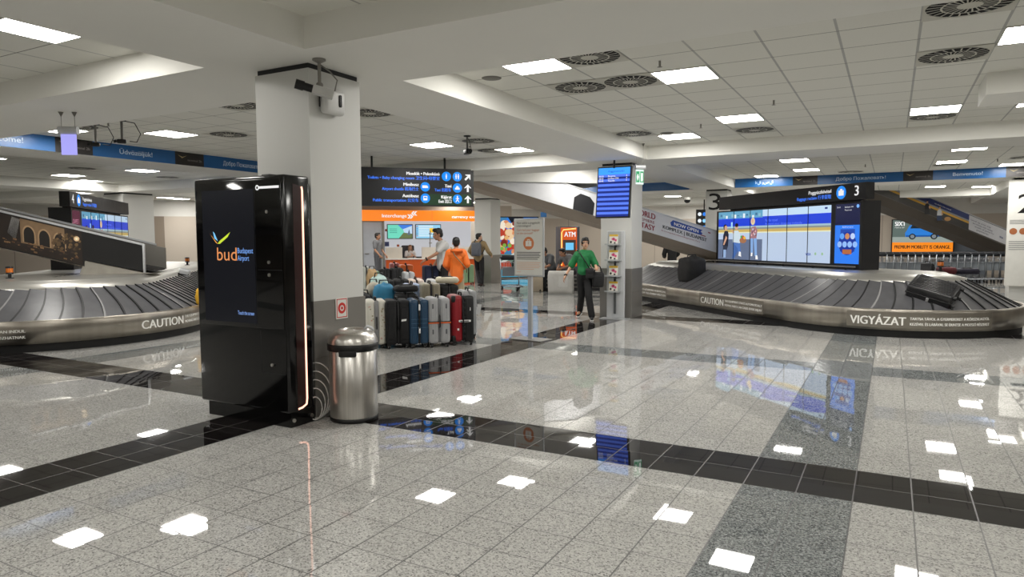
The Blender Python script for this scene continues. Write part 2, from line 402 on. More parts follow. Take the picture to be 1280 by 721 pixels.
# ------------------------------------------------------------------ round air diffusers
VW = pm('#c6c4b9', .6); VK = pm('#070707', .9); VG = pm('#6d6b64', .6)
def make_vent():
    t = thing('air_diffuser', '', 'air vent')
    m = MB(); n = 40
    V = [(.29*cos(2*pi*k/n), .29*sin(2*pi*k/n), -.006) for k in range(n)]
    sq = []
    for k in range(n):
        a = 2*pi*k/n; c, s = cos(a), sin(a); q = .305/max(abs(c), abs(s)); sq.append((c*q, s*q, -.006))
    m.add(V+sq, [(k, (k+1) % n, n+(k+1) % n, n+k) for k in range(n)], VW)
    m.build('face_plate', t)
    MB().poly([(.29*cos(-2*pi*k/n), .29*sin(-2*pi*k/n), -.003) for k in range(n)], VK).build('throat', t)
    m = MB()
    m.poly([(.085*cos(-2*pi*k/20), .085*sin(-2*pi*k/20), -.012) for k in range(20)], VW)
    for k in range(24):
        a = 2*pi*k/24
        for r0, r1, w0, w1, sk in ((.08, .18, .004, .007, .10), (.19, .288, .005, .008, -.08)):
            P = []
            for r, wd, e in ((r0, w0, 0), (r1, w1, sk)):
                for sg in (-1, 1): P.append((r*cos(a+e)-sg*wd*sin(a+e), r*sin(a+e)+sg*wd*cos(a+e), -.010))
            m.poly([P[0], P[1], P[3], P[2]], VW)
    m.add([(r*cos(2*pi*k/n), r*sin(2*pi*k/n), -.011) for r in (.178, .192) for k in range(n)], [(k, (k+1) % n, n+(k+1) % n, n+k) for k in range(n)], VW)
    m.build('vanes', t)
    return t
v0 = make_vent()
vents = [
 (.46, 6.29, 'round air diffuser cut by the top edge of the picture, top right'),
 (.46, 7.94, 'round air diffuser below the top right one, left of the boxed-in soffit'),
 (.46, 11.73, 'round air diffuser right behind a ceiling light, in front of the right beam'),
 (-2.59, 6.26, 'half-hidden round air diffuser beside the white beam, right of a ceiling light'),
 (-3.19, 7.44, 'left of two round air diffusers side by side'),
 (-2.59, 7.44, 'right of two round air diffusers side by side'),
 (-3.8, 11.1, 'round air diffuser above the hanging arrivals screen'),
 (-1.98, 11.68, 'round air diffuser in mid ceiling behind a square light'),
 (-7.43, 6.19, 'round air diffuser half hidden behind the left pillar, left side'),
 (-6.33, 7.47, 'round air diffuser half hidden behind the left pillar, right side'),
 (-6.45, 10.5, 'round air diffuser cut by the beam right of the single hanging camera'),
 (-6.9, 11.75, 'round air diffuser left of a light near the sloping bulkhead'),
 (-9.6, 7.8, 'dark round air diffuser above the left blue banner beside the pillar'),
 (-10.9, 6.1, 'round air diffuser behind the two hanging cameras at left'),
 (-17.0, 9.6, 'round air diffuser under the left blue banner, nearer one'),
 (-17.4, 12.1, 'round air diffuser under the left blue banner, farther one'),
 (1.1, 19.5, 'thin dark diffuser under a light in front of the right banner'),
 (2.5, 18.6, 'dark diffuser at the right edge above the right blue banner'),
 (-1.0, 20.2, 'dark diffuser above the Cyrillic greeting on the right banner'),
]
for i, (x, y, lab) in enumerate(vents):
    if i == 0: v0.location = (x, y, ZC); v0['label'] = lab
    else: dup(v0, (x, y, ZC), 0, lab)
# flush speakers / sprinklers
def speaker(x, y, lab):
    o = MB().lathe([(.0, -.004), (.1, -.006), (.11, -.0)], VG, 20).build('ceiling_speaker', loc=(x, y, ZC)); tag(o, lab, 'speaker')
speaker(-3.85, 6.55, 'flat round ceiling speaker left of the bright light'); speaker(-3.3, 11.3, 'flat round ceiling speaker above the light over the arrivals screen'); speaker(1.08, 11.1, 'flat round ceiling speaker under the boxed-in soffit')
def sprinkler(x, y, z, lab):
    m = MB().cyl((0, 0, -.05), (0, 0, 0), .012, STEELD, 8).lathe([(.0, -.062), (.028, -.06), (.0, -.05)], STEELD, 10)
    tag(m.build('sprinkler', loc=(x, y, z)), lab, 'sprinkler')
for x, y, lab in [(-2.05, 6.75, 'sprinkler head beside the bright light right of the diffuser pair'), (-1.36, 9.35, 'sprinkler head in mid ceiling'), (-2.6, 10.7, 'sprinkler head left of the mid ceiling light'), (-10.12, 6.12, 'sprinkler head between the two hanging cameras'), (-6.95, 11.0, 'sprinkler head left of the single hanging camera light'), (-.6, 18.4, 'sprinkler head above the right blue banner'), (2.0, 18.7, 'sprinkler head right of the light over the banner')]: sprinkler(x, y, ZC, lab)
# ------------------------------------------------------------------ pillars
PW = pm('#cfcfcb', .55, var=.02, scale=1.5); CLAD = pm('#8b8883', .32, .45, var=.08, scale=2)
def pillar(x, y, lab, clad=1.0, h=.32, num=None):
    t = thing('pillar', lab, 'pillar', (x, y, 0))
    MB().box(-h, h, -h, h, 0, ZS-.045, PW).build('shaft', t)
    m = MB(); k = h+.004; kt = h+.012
    m.box(-k+.02, k-.02, -k+.02, k-.02, ZS-.045, ZS, DARK); m.build('shadow_gap', t)
    if clad:
        m = MB(); e = h+.012
        m.box(-e, e, -e, e, 0, clad, CLAD); m.box(-e-.004, e+.004, -e-.004, e+.004, clad*.52, clad*.52+.004, STEELD); m.build('metal_cladding', t)
    return t
pillar(-4.667, 4.67, 'near white square pillar with steel skirt, beside the litter bin', 1.03)
pillar(-4.79, 13.3, 'white square pillar with steel skirt behind the brochure rack', .98)
p3 = pillar(-4.67, 21.6, 'far white pillar carrying a large black 3', 0)
MB().text('3', -.29, 2.44, -.325, .52, BLK, w=.36).build('painted_number', p3)
pillar(-12.9, 21.6, 'white pillar with grey skirt beside the currency exchange', 1.02, .34)
pillar(-21.1, 13.3, 'white pillar behind the left video wall', 0, .5)
pillar(2.95, 21.6, 'far right pillar wrapped with the number 2 panel', 0)
t = thing('pillar_sign', 'tall white panel with a black 2 and brown dots on the far right pillar', 'sign', (2.95, 21.2, 0), 0)
m = MB().rbox(-.43, 1.1, -.05, .05, .35, ZS-.05, .01, WHITE).build('board', t)
MB().text('2', -.26, 2.17, -.055, .5, BLK, w=.36).build('number', t)
m = MB(); BRN = pm('#a5623a', .6)
for k, x in enumerate((-.3, -.1, .1)): m.disc(x, 1.72, .08, -.055, BRN)
for k in range(4): m.rect(-.38, .6, 1.9+.03*k, 1.912+.03*k, -.055, pm('#8d8d8d', .6))
for k in range(5): m.rect(-.38, .4+.05*(k % 2), 1.26+.05*k, 1.275+.05*k, -.055, pm('#8d8d8d', .6))
m.build('printing', t)
# wrap panel behind the black strips: pillar fittings
t = thing('security_camera', 'box camera on a bracket at the corner of the near pillar', 'camera', (-4.20, 4.33, ZS))
m = MB().lathe([(0, 0), (.055, 0), (.055, -.012), (.02, -.03), (0, -.03)], STEELD, 18).cyl((0, 0, -.02), (0, 0, -.2), .014, STEELD).ell((0, 0, -.21), (.03, .03, .025), STEELD); m.build('bracket', t)
Mr = Matrix.Translation((0, 0, -.26)) @ Matrix.Rotation(YAW+.35, 4, 'Z') @ Matrix.Rotation(radians(14), 4, 'Y')
MB().box(-.06, .11, -.035, .035, -.035, .035, pm('#c9c9c6', .4), M=Mr).build('camera_body', t)
m = MB(); m.cyl(Mr @ Vector((-.06, 0, 0)), Mr @ Vector((-.13, 0, 0)), .033, BLK, 14).cyl(Mr @ Vector((-.13, 0, 0)), Mr @ Vector((-.2, 0, 0)), .04, BLK, 14); m.build('lens', t)
MB().tube([(.0, .0, -.04), (.07, .05, -.1), (.12, .08, -.17), (.1, .07, -.26)], .006, pm('#7d7b76', .6)).build('cable', t)
t = thing('wall_mounted_box', 'rounded white plastic box with a black slot high on the near pillar', 'device', (-4.346, 4.585, 2.755), pi/2)
MB().rbox(-.125, .125, -.09, 0, -.11, .11, .035, pm('#d4d4d2', .4)).build('case', t)
MB().rbox(.03, .062, -.094, -.085, -.045, .06, .012, BLK).build('slot', t)
MB().tube([(-.13, -.02, .1), (-.14, -.03, .03), (-.13, -.02, -.06)], .006, BLK).build('cable', t)
t = thing('fire_sign', 'small red and white fire alarm sign on the near pillar', 'sign', (-4.333, 4.675, .945), pi/2)
MB().box(-.075, .075, -.006, 0, -.095, .095, WHITE).build('plate', t)
RED = pm('#c8261d', .5)
m = MB()
for a in ((-.066, .066, -.085, -.077), (-.066, .066, .077, .085), (-.066, -.058, -.085, .085), (.058, .066, -.085, .085)): m.rect(*a, -.0065, RED)
m.disc(0, .0, .05, -.0068, RED).disc(0, .0, .026, -.0072, WHITE).disc(0, 0, .014, -.0076, RED); m.build('symbol', t)
# ------------------------------------------------------------------ information kiosk
t = thing('information_kiosk', 'tall black glossy touch-screen kiosk in front of the near pillar', 'kiosk', (-4.868, 4.16, 0))
hw = .555; d0, d1 = -.142, .142
MB().box(-hw+.08, hw-.005, d0+.02, d1, 0, .14, BLKG).build('plinth', t)
MB().rbox(-hw, hw, d0, d1, .12, 2.09, .022, BLKG).build('body', t)
m = MB(); GL1 = pm('#060607', .06, var=.01)
m.rbox(-hw+.03, hw-.03, d0-.008, d0+.01, .82, 2.06, .004, GL1); m.build('glass_front', t)
scr = MB().rect(-.44, .21, .855, 1.985, d0-.0095, em('#1c1e26', .35)).build('screen', t)
m = MB(); y = d0-.0105
BO = em('#e8955c', .8)
m.text('bud', -.272, 1.385, y, .118, BO, w=.25)
m.build('logo_letters', scr)
m = MB(); m.text('Budapest', -.005, 1.448, y, .048, em('#7aa9f5', .9), w=.19); m.text('Airport', -.003, 1.385, y, .048, em('#7aa9f5', .9), w=.14)
m.build('logo_name', scr)
m = MB()
m.shape([(-.355, 1.625), (-.335, 1.605), (-.255, 1.535), (-.235, 1.525), (-.27, 1.535)], y, em('#e8a04a', .9))
m.shape([(-.25, 1.53), (-.22, 1.555), (-.085, 1.628), (-.12, 1.585), (-.22, 1.528)], y, em('#c9dd3e', .9))
m.shape([(-.305, 1.635), (-.285, 1.62), (-.245, 1.55), (-.29, 1.575)], y-.0003, em('#7cc3ef', .9))
m.build('bird_emblem', scr)
MB().text('Touch the screen', -.02, .925, y, .034, em('#8fb6ff', .9), w=.2).build('prompt', scr)
m = MB(); y = d0-.0095
m.rect(.255, .51, 1.98, 2.0, y-.0005, TXW); m.disc(.26, 1.99, .022, y-.001, TXW); m.disc(.26, 1.99, .011, y-.0015, BLK); m.build('maker_badge', t)
m = MB(); m.rect(.22, .222, .84, 2.04, y, DARK); m.rect(.24, .52, 1.31, 1.313, y, DARK); m.rect(.24, .52, .445, .448, d0-.001, DARK); m.rect(.24, .243, .445, .8, d0-.001, DARK); m.build('panel_seams', t)
for x, z in ((.365, 1.79), (.375, 1.375), (.375, 1.27), (.38, .52)):
    MB().cyl((x, d0-.004, z), (x, d0-.018, z), .014, STEELP, 12).build('lock', t)
MB().rbox(.16, .26, -.02, .06, 2.08, 2.115, .008, BLK).build('sensor', t)
# glowing strip on the right flank
m = MB(); x = hw+.003; GLOW = em('#ffb9a0', 2.2)
m.tube([(x, .045, 2.0), (x, .052, 1.97), (x, .052, .22), (x, .045, .17), (x, .0, .15), (x, -.045, .145)], .008, GLOW); m.build('light_strip', t)
m = MB(); m.poly([(hw+.001, -.05, .15), (hw+.001, .045, .17), (hw+.001, .045, 2.0), (hw+.001, -.05, 2.02)], pm('#2a0d0b', .3)); m.build('side_recess', t)
m = MB()
for k in range(6): m.rect(0, .03, .19+.012*k, .193+.012*k, 0, pm('#55504e', .5))
sp = m.build('side_label', t); sp.location = (hw+.0015, -.035, 0.0); sp.rotation_euler = (0, 0, pi/2)
for y in (-.1, .1): MB().cyl((hw, y, .06), (hw+.012, y, .06), .016, STEELP, 12).build('screw', t)
# cables behind the kiosk
m = MB(); GC = pm('#b9b8b4', .5)
for k in range(5):
    r = .06+.028*k
    m.tube([(-.08+r*.9*cos(a), .014*k-.03*sin(a*.5), .012+(.1+.036*k)*(1+sin(a))) for a in [2*pi*j/28 for j in range(29)]], .0055, GC)
tag(m.build('cable_coil', loc=(-4.25, 4.36, .0), rz=.6), 'loose coil of pale cables on the floor between kiosk and litter bin', 'cable')
# ------------------------------------------------------------------ litter bin
t = thing('litter_bin', 'round brushed steel litter bin with a domed lid beside the near pillar', 'bin', (-4.075, 4.53, 0), YAW)
MB().lathe([(0, .03), (.203, .03), (.205, .045), (.205, .625), (.2, .63)], STEELP, 48).build('body', t)
MB().lathe([(.0, .0), (.2, .0), (.208, .01), (.208, .035), (.2, .04)], BLK, 40).build('base_ring', t)
MB().lathe([(.2, .61), (.217, .615), (.219, .665), (.212, .672)], BLK, 48).rbox(-.075, .075, -.222, -.19, .575, .63, .012, BLK).build('collar', t)
MB().lathe([(.212, .67), (.208, .7), (.19, .745), (.155, .778), (.11, .79), (.098, .787), (.095, .75)], STEELP, 48).build('lid', t)
MB().lathe([(.0, .745), (.096, .75)], BLK, 24).build('opening', t)
MB().tube([(.1, -.02, .785), (.135, -.03, .815), (.165, -.01, .8), (.175, .02, .775)], .012, pm('#d6d8dc', .25)).build('liner_edge', t)
# ------------------------------------------------------------------ welcome banners fixed to the beams
BB = [pm('#1e5f9d', .3, var=.12, scale=.8), pm('#25211f', .35)]
BT = pm('#cfe0f2', .5); BK = pm('#8f8a86', .5); GOLD = pm('#b9a777', .5)
def banner(lab, loc, rz, o, segs, h=.25):
    """segments (start, end, words or None, text start, text end) measured along the beam"""
    t = thing('welcome_banner', lab, 'banner', loc, rz)
    for a, b, s_, ta, tb in segs:
        a -= o; b -= o
        if s_ is None:
            p = MB().box(a, b, -.02, 0, 0, h, BB[1]).build('dark_panel', t); w_ = b-a
            MB().text('terminal 2b', a+w_*.42, .085, -.0215, .045, BK, w=w_*.5).build('lettering', p)
            MB().shape([(a+.06, .19), (a+.15, .13), (a+.26, .19), (a+.16, .155)], -.022, GOLD).build('bird_emblem', p)
        else:
            p = MB().box(a, b, -.02, 0, 0, h, BB[0]).build('blue_panel', t)
            if s_: MB().text(s_, ta-o, .085, -.0215, .09, BT, w=tb-ta, bold=.003).build('lettering', p)
banner('blue greeting banner along the beam at left, above the left carousel', (-12.285, 1.4, ZS), pi/2, 1.4, [(1.4, 3.6, '', 0, 0), (3.6, 4.25, None, 0, 0), (4.25, 6.505, 'Welcome!', 5.4, 6.02), (6.505, 7.124, None, 0, 0), (7.124, 8.703, 'Üdvözöljük!', 7.592, 8.222), (8.703, 9.344, None, 0, 0), (9.344, 11.0, 'Добро Пожаловать!', 9.8, 10.75), (11.0, 11.65, None, 0, 0)])
banner('blue greeting banner with Arabic, Cyrillic and Italian across the right half', (-4.06, 20.93, ZS), 0, -4.06, [(-4.06, -2.49, 'اهلا وسهلا', -3.5, -3.02), (-2.49, -1.85, None, 0, 0), (-1.85, .21, 'Добро Пожаловать!', -1.4, -.2), (.21, .88, None, 0, 0), (.88, 2.42, 'Benvenuto!', 1.3, 1.93), (2.42, 2.92, None, 0, 0)])
banner('distant blue banner left of the arrivals screen, partly behind the ramp', (-13.9, 20.93, ZS), 0, -13.9, [(-13.9, -13.1, '', 0, 0), (-13.1, -12.5, None, 0, 0), (-12.5, -9.6, 'Willkommen!', -12.0, -11.4), (-9.6, -9.0, None, 0, 0), (-9.0, -5.4, '', 0, 0)])
# ------------------------------------------------------------------ hanging direction sign
t = thing('direction_sign', 'black hanging direction sign with white arrows and blue symbols', 'sign', (-7.94, 12.72, 0), pi/4)
Wd = 3.3; z0, z1 = 2.27, 3.07
MB().box(-Wd, 0, 0, .1, z0, z1, pm('#1c1d20', .4)).build('panel', t)
for x in (-.62, -2.15): MB().cyl((x, .05, z1), (x, .05, ZC), .022, BLK, 10).build('hanging_rod', t)
y = -.002; H = .115
MB().box(-1.1, -.06, -.001, 0, z0+.03, z0+.265, pm('#123c1c', .4)).build('green_field', t)
k = 1.94/1110.
X = lambda px: (px-1205)*.00186
Zz = lambda py: z1-(py-88)*.00208
for s, px, py, pw in (('Mosdók • Pelenkázó', 805, 158, 375), ('Minibusz', 565, 268, 172), ('Taxi', 942, 277, 75), ('Autóbusz', 562, 382, 182), ('Kijárat', 942, 390, 120), ('Exit 出口', 942, 435, 145)):
    MB().text(s, X(px), Zz(py), y, .068, TXW, 'RIGHT', w=pw*.00186, bold=.009).build('white_lettering', t)
for s, px, py, pw in (('Toilets • Baby changing room 卫生间•母婴室', 808, 203, 810), ('Airport shuttle 机场巴士', 565, 313, 410), ('Taxi 出租车', 938, 318, 188), ('Public transportation 公交车', 565, 427, 510)):
    MB().text(s, X(px), Zz(py), y, .062, TXB, 'RIGHT', w=pw*.00186, bold=.006).build('blue_lettering', t)
def gx(mk, px, py, pts): mk.shape([(X(px)+a*.1, Zz(py)+b*.1) for a, b in pts], y-.0015, TXW)
def person_ic(mk, px, py, dx):
    mk.disc(X(px)+dx*.1, Zz(py)+.045, .013, y-.0015, TXW, 12); gx(mk, px, py, [(dx-.18, .25), (dx+.18, .25), (dx+.14, -.1), (dx+.07, -.55), (dx-.07, -.55), (dx-.14, -.1)])
for kx, (px, py) in enumerate(((885, 166), (1012, 166), (640, 275), (1012, 281), (640, 390), (1012, 395))):
    dc = MB().disc(X(px), Zz(py), .1, y, ICB).build('symbol_disc', t); mk = MB()
    if kx == 0: person_ic(mk, px, py, 0)
    if kx == 1: person_ic(mk, px, py, -.25); person_ic(mk, px, py, .25)
    if kx == 2: gx(mk, px, py, [(-.6, -.25), (.6, -.25), (.6, .05), (.35, .3), (-.6, .3)])
    if kx == 3: gx(mk, px, py, [(-.5, -.35), (.5, -.35), (.5, 0), (.25, .1), (.2, .4), (-.2, .4), (-.25, .1), (-.5, 0)])
    if kx == 4: gx(mk, px, py, [(-.42, -.45), (.42, -.45), (.42, .45), (-.42, .45)]); mk.shape([(X(px)+a*.1, Zz(py)+b*.1) for a, b in [(-.3, .0), (.3, .0), (.3, .3), (-.3, .3)]], y-.002, ICB)
    if kx == 5:
        mk.disc(X(px), Zz(py)+.055, .014, y-.0015, TXW, 12)
        for q in ([(-.08, .4), (.08, .4), (.1, -.1), (.4, -.6), (.28, -.65), (0, -.2), (-.28, -.65), (-.4, -.6), (-.1, -.1)], [(-.4, .05), (-.05, .35), (.05, .35), (.4, .05), (.33, -.02), (0, .22), (-.33, -.02)]): gx(mk, px, py, q)
    mk.build('pictogram', dc)
AR = [(-.025, -.095), (.025, -.095), (.025, .03), (.06, 0), (.095, .0), (0, .1), (-.095, 0), (-.06, 0), (-.025, .03)]
for px, py, a in ((1135, 170, -pi/4), (1135, 282, 0), (1135, 397, 0)):
    MB().shape([(X(px)+(p[0]*cos(a)-p[1]*sin(a))*.85, Zz(py)+(p[0]*sin(a)+p[1]*cos(a))*.85) for p in AR], y, TXW).build('arrow', t)
# ------------------------------------------------------------------ arrivals screen hung in front of the second pillar
t = thing('arrivals_screen', 'portrait blue arrivals screen hung tilted on the second pillar', 'screen', (-4.645, 12.42, 2.45))
tl = radians(-7)
def tilt(mb, name, par=t): return mb.build(name, par, rot=(tl, 0, 0))
tilt(MB().rbox(-.34, .34, 0, .07, -.49, .49, .012, BLK), 'housing')
sc_ = MB().rect(-.315, .315, -.465, .465, -.002, em('#5b82ff', .8)); scr = tilt(sc_, 'display')
m = MB(); m.rect(-.315, .315, .335, .465, -.004, em('#3fa2ff', .95))
for k in range(9): m.rect(-.315, .315, .335-.089*(k+1)+.0, .335-.089*(k+1)+.042, -.004, em('#22348f', .7))
rows = m.build('rows', scr)
MB().text('Poggyászkiadás', -.12, .38, -.005, .036, em('#1540c0', .8), w=.32).build('heading', scr)
for k, (a, b_, c) in enumerate((('00:20', 'Bergamo', '4'), ('00:25', 'London STN', '3'), ('00:40', 'Tenerife', '2'))):
    z = .292-.045*k; m = MB(); m.text(a, -.3, z, -.005, .03, TXW, bold=.002); m.text(b_, -.12, z, -.005, .03, TXW, bold=.002); m.text(c, .24, z, -.005, .032, TXW, bold=.002); m.build('flight_line', scr)
MB().cyl((0, .035, .45), (0, .05, ZS-2.45), .018, BLK).build('hanging_rod', t)
# ------------------------------------------------------------------ free-standing notice
t = thing('notice_stand', 'grey notice board on a steel pole with an orange suitcase symbol', 'sign', (-4.905, 9.5, 0), -.12)
MB().box(-.3, .3, -.17, .17, 0, .012, STEELP).build('base_plate', t)
MB().box(-.035, .035, -.02, .02, .012, 1.05, ALU).build('pole', t)
MB().rbox(-.28, .28, -.045, -.02, .985, 1.885, .01, ALU).build('frame', t)
pp = MB().rect(-.255, .255, 1.01, 1.86, -.047, pm('#d3d2cb', .4)).build('poster', t)
m = MB(); y = -.0485; IK = pm('#2a2a2a', .5); OR = pm('#c9794a', .5); LO = pm('#d9a98a', .5)
m.text('Nem találta a poggyászát', -.225, 1.8, y, .034, IK, w=.43); m.text('a körszalagon?', -.225, 1.755, y, .034, IK, w=.27)
m.build('dark_heading', pp)
m = MB(); m.text("Can't find your baggage", -.225, 1.69, y, .034, OR, w=.42); m.text('on the carousel?', -.225, 1.64, y, .034, OR, w=.3); m.build('orange_heading', pp)
m = MB().disc(0, 1.5, .1, y, OR, 32).build('symbol_disc', pp)
m = MB(); m.rect(-.055, .055, 1.455, 1.535, y-.001, WHITE).rect(-.025, .025, 1.535, 1.56, y-.001, WHITE).rect(-.014, .014, 1.535, 1.549, y-.002, OR); m.text('?', -.016, 1.47, y-.002, .05, OR); m.build('suitcase_symbol', pp)
m = MB()
for k in range(5): m.rect(-.225, .22-.05*(k == 4)-.02*(k % 2), 1.355-.026*k, 1.366-.026*k, y, pm('#4a4a4a', .5))
for k in range(5): m.rect(-.225, .22-.12*(k == 4)-.02*(k % 2), 1.2-.026*k, 1.208-.026*k, y, LO)
m.rect(-.225, -.15, 1.05, 1.058, y, LO); m.build('small_print', pp)
# ------------------------------------------------------------------ brochure rack
t = thing('brochure_rack', 'slim grey brochure rack with four clear pockets against the second pillar', 'rack', (-4.72, 12.74, 0), 0)
MB().box(-.27, .27, -.14, .14, 0, .015, ALU).build('base_plate', t)
MB().rbox(-.18, .18, .03, .09, .015, 1.72, .01, pm('#c6c8ca', .5, .1)).build('back_panel', t)
MB().box(-.02, .02, .0, .03, .1, 1.6, pm('#55585a', .4)).build('rail', t)
ACR = pm('#c8cbcb', .12, .2)
for k in range(4):
    z = .53+.305*k
    MB().box(-.17, .13, -.12, .03, z, z+.008, ACR).box(-.17, .13, -.122, -.118, z, z+.03, ACR).box(-.15, .12, .0, .006, z+.03, z+.26, ACR).build('pocket', t)
MAGW = pm('#e6e2d8', .4)
labs = ['lowest magazine with a flowered cover in the brochure rack', 'second lowest magazine with a flowered cover in the brochure rack', 'third magazine up with a flowered cover in the brochure rack', 'topmost magazine with a flowered cover in the brochure rack']
for k in range(4):
    z = .54+.305*k
    t = thing('magazine', labs[k], 'magazine', (-4.735, 12.74-.065, z), 0, 'magazines in the brochure rack')
    MB().box(-.09, .09, 0, .012, 0, .2, MAGW).build('pages', t, rot=(radians(-10), 0, 0))
    m = MB(); m.rect(-.09, .09, .16, .2, -.002, pm('#d8b23a', .4))
    for a, b_, r, c in ((.0, .11, .03, '#c0436d'), (.045, .085, .025, '#d85b86'), (-.05, .05, .022, '#2f2a2c'), (.03, .03, .02, '#3c3a3a'), (-.03, .11, .018, '#d9a4b4')): m.disc(a, b_, r, -.002-.0005*r*100, pm(c, .5), 12)
    m.build('cover_print', t, rot=(radians(-10), 0, 0))
# ------------------------------------------------------------------ suitcases
def suitcase(lab, x, y, w, dp, h, kind, col, rz=pi/4, z=0, strap=None, tagc=False):
    t = thing('suitcase', lab, 'suitcase', (x, y, z), rz, 'luggage waiting on the hall floor')
    wb = .055; hw_ = w/2; c1 = pm(col, .38, var=.06, scale=8, spec=.5)
    c2 = pm('#101012', .5) if kind == 'duo' else c1
    if kind == 'soft': c1 = c2 = pm(col, .75, var=.2, scale=30)
    zt = h-.02
    for sx, cm, nm in ((-1, c1, 'shell'), (1, c2, 'shell')):
        m = MB(); a, b = (-hw_, -.006) if sx < 0 else (.006, hw_)
        r = min(.05, w*.2)
        m.rbox(a, b, 0, dp, wb, zt, r, cm, 4)
        if kind != 'soft':
            for k in (-1, 1):
                xx = (a+b)/2+k*.028
                m.rbox(xx-.006, xx+.006, -.004, .01, wb+.07, zt-.07, .004, cm, 2)
        else:
            m.rbox(a+.03, b-.02, -.012, .02, wb+.08, zt-.1, .01, cm, 2)
        m.build(nm, t)
    m = MB(); zc = pm('#8d8f92', .3, .8) if col in ('#a3a4a6', '#a9abad', '#b1b3b6') else pm('#19191b', .6)
    m.rbox(-.012, .012, .012, dp-.012, wb+.012, zt-.008, .006, zc, 2)
    m.rbox(-.014, .014, .006, .02, wb+.1, zt-.06, .004, zc, 2); m.build('seam_band', t)
    for sx in (-1, 1):
        for yy in (.05, dp-.05):
            m = MB(); xx = sx*(hw_-.045)
            m.rbox(xx-.028, xx+.028, yy-.03, yy+.03, .04, .085, .008, BLK, 2)
            m.cyl((xx-.016, yy, .026), (xx+.016, yy, .026), .026, BLK, 14).cyl((xx-.018, yy, .026), (xx+.018, yy, .026), .015, pm('#c8c8c8', .4), 12)
            m.build('wheel', t)
    m = MB(); m.tube([(0, dp*.3, zt-.01), (0, dp*.3, h+.012), (0, dp*.7, h+.012), (0, dp*.7, zt-.01)], .011, BLK); m.build('top_handle', t)
    m = MB(); zz = h*.52; m.tube([(0, .0, zz-.09), (0, -.022, zz-.075), (0, -.022, zz+.075), (0, .0, zz+.09)], .009, BLK); m.build('side_handle', t)
    if kind == 'duo':
        m = MB()
        for zz in (wb+.0, zt-.1):
            m.rbox(-hw_-.006, -hw_+.06, -.006, .07, zz, zz+.1, .02, BLK, 2)
        m.build('corner_guards', t)
        m = MB()
        for k in range(9): m.rbox(.002, .03, -.008, .01, wb+.06+k*.07, wb+.1+k*.07, .006, BLK, 2)
        m.build('ridge', t)
        m = MB(); m.rbox(-.07, .11, -.016, -.004, h*.46, h*.5, .004, WTXT, 2); m.rect(-.05, .08, h*.468, h*.49, -.017, pm('#5c5c5c', .6)); m.build('name_label', t)
        m = MB(); m.rect(-.09, -.06, h*.3, h*.34, -.003, WTXT); m.rect(.1, .115, h*.68, h*.74, -.003, WTXT); m.build('stickers', t)
    if strap:
        m = MB(); m.rbox(-hw_-.006, hw_+.006, -.008, dp+.008, h*.475, h*.5, .004, pm(strap, .6), 2); m.rbox(-hw_-.005, hw_+.005, -.007, dp+.007, h*.5, h*.52, .004, pm('#2d2d30', .6), 2); m.build('belt', t)
    if tagc:
        m = MB(); m.poly([(.04, -.018, h*.55), (.11, -.018, h*.56), (.115, -.02, h*.6), (.045, -.02, h*.59)], WTXT); m.build('luggage_tag', t)
    return t
for k, (x, y, w_, dp, h, kind, col, lab) in enumerate(CASES):
    s = suitcase(lab, x, y, w_, dp, h, kind, col, strap='#d9622b' if k == 3 else None, tagc=k in (1, 12, 11))
    hw_ = w_/2
    if k == 0:
        m = MB(); m.rbox(-.03, .03, -.01, .02, .1, h-.03, .008, pm('#8f8f90', .4, .4), 2); m.build('centre_strap', s)
        m = MB(); random.seed(3)
        for q in range(26):
            a = random.choice((-1, 1))*random.uniform(.045, hw_-.03); z = random.uniform(.12, h-.1)
            m.disc(a, z, random.uniform(.008, .017), -.0052, pm(random.choice(('#b5a48a', '#c9a79a', '#a9a58c')), .6), 7)
        m.build('flower_print', s)
    if k == 3:
        m = MB()
        for sx in (-1, 1):
            for zz in (.2, .57): m.rbox(sx*hw_*.62-.012, sx*hw_*.62+.012, -.006, .01, zz, zz+.07, .005, pm('#6a6c6f', .4, .6), 2)
        m.build('latches', s)
    if k == 2:
        m = MB()
        for zz in (.22, .55): m.rbox(-.012, .012, -.014, 0, zz, zz+.09, .004, WTXT, 2)
        m.build('clasps', s)
        m = MB()
        for zz in (.3, .36, .42): m.rect(-hw_+.02, hw_-.02, zz, zz+.006, -.004, pm('#4d7390', .4))
        m.build('ridge', s)
    if k == 10:
        m = MB(); random.seed(5)
        for q in range(40): m.disc(random.uniform(-hw_+.03, hw_-.03), random.uniform(.12, h-.08), random.uniform(.008, .02), -.0052, pm(random.choice(('#4e5f8f', '#dfe4ee', '#c78a93')), .6), 7)
        m.build('print', s)
    if k == 5:
        m = MB()
        for q in range(3): m.poly([(hw_+.003+.012*q, .1, .38+.05*q), (hw_+.05+.012*q, .06, .36+.05*q), (hw_+.07+.01*q, .07, .43+.05*q), (hw_+.01+.01*q, .12, .45+.04*q)], pm('#e3e3e3', .4))
        m.build('baggage_tags', s)
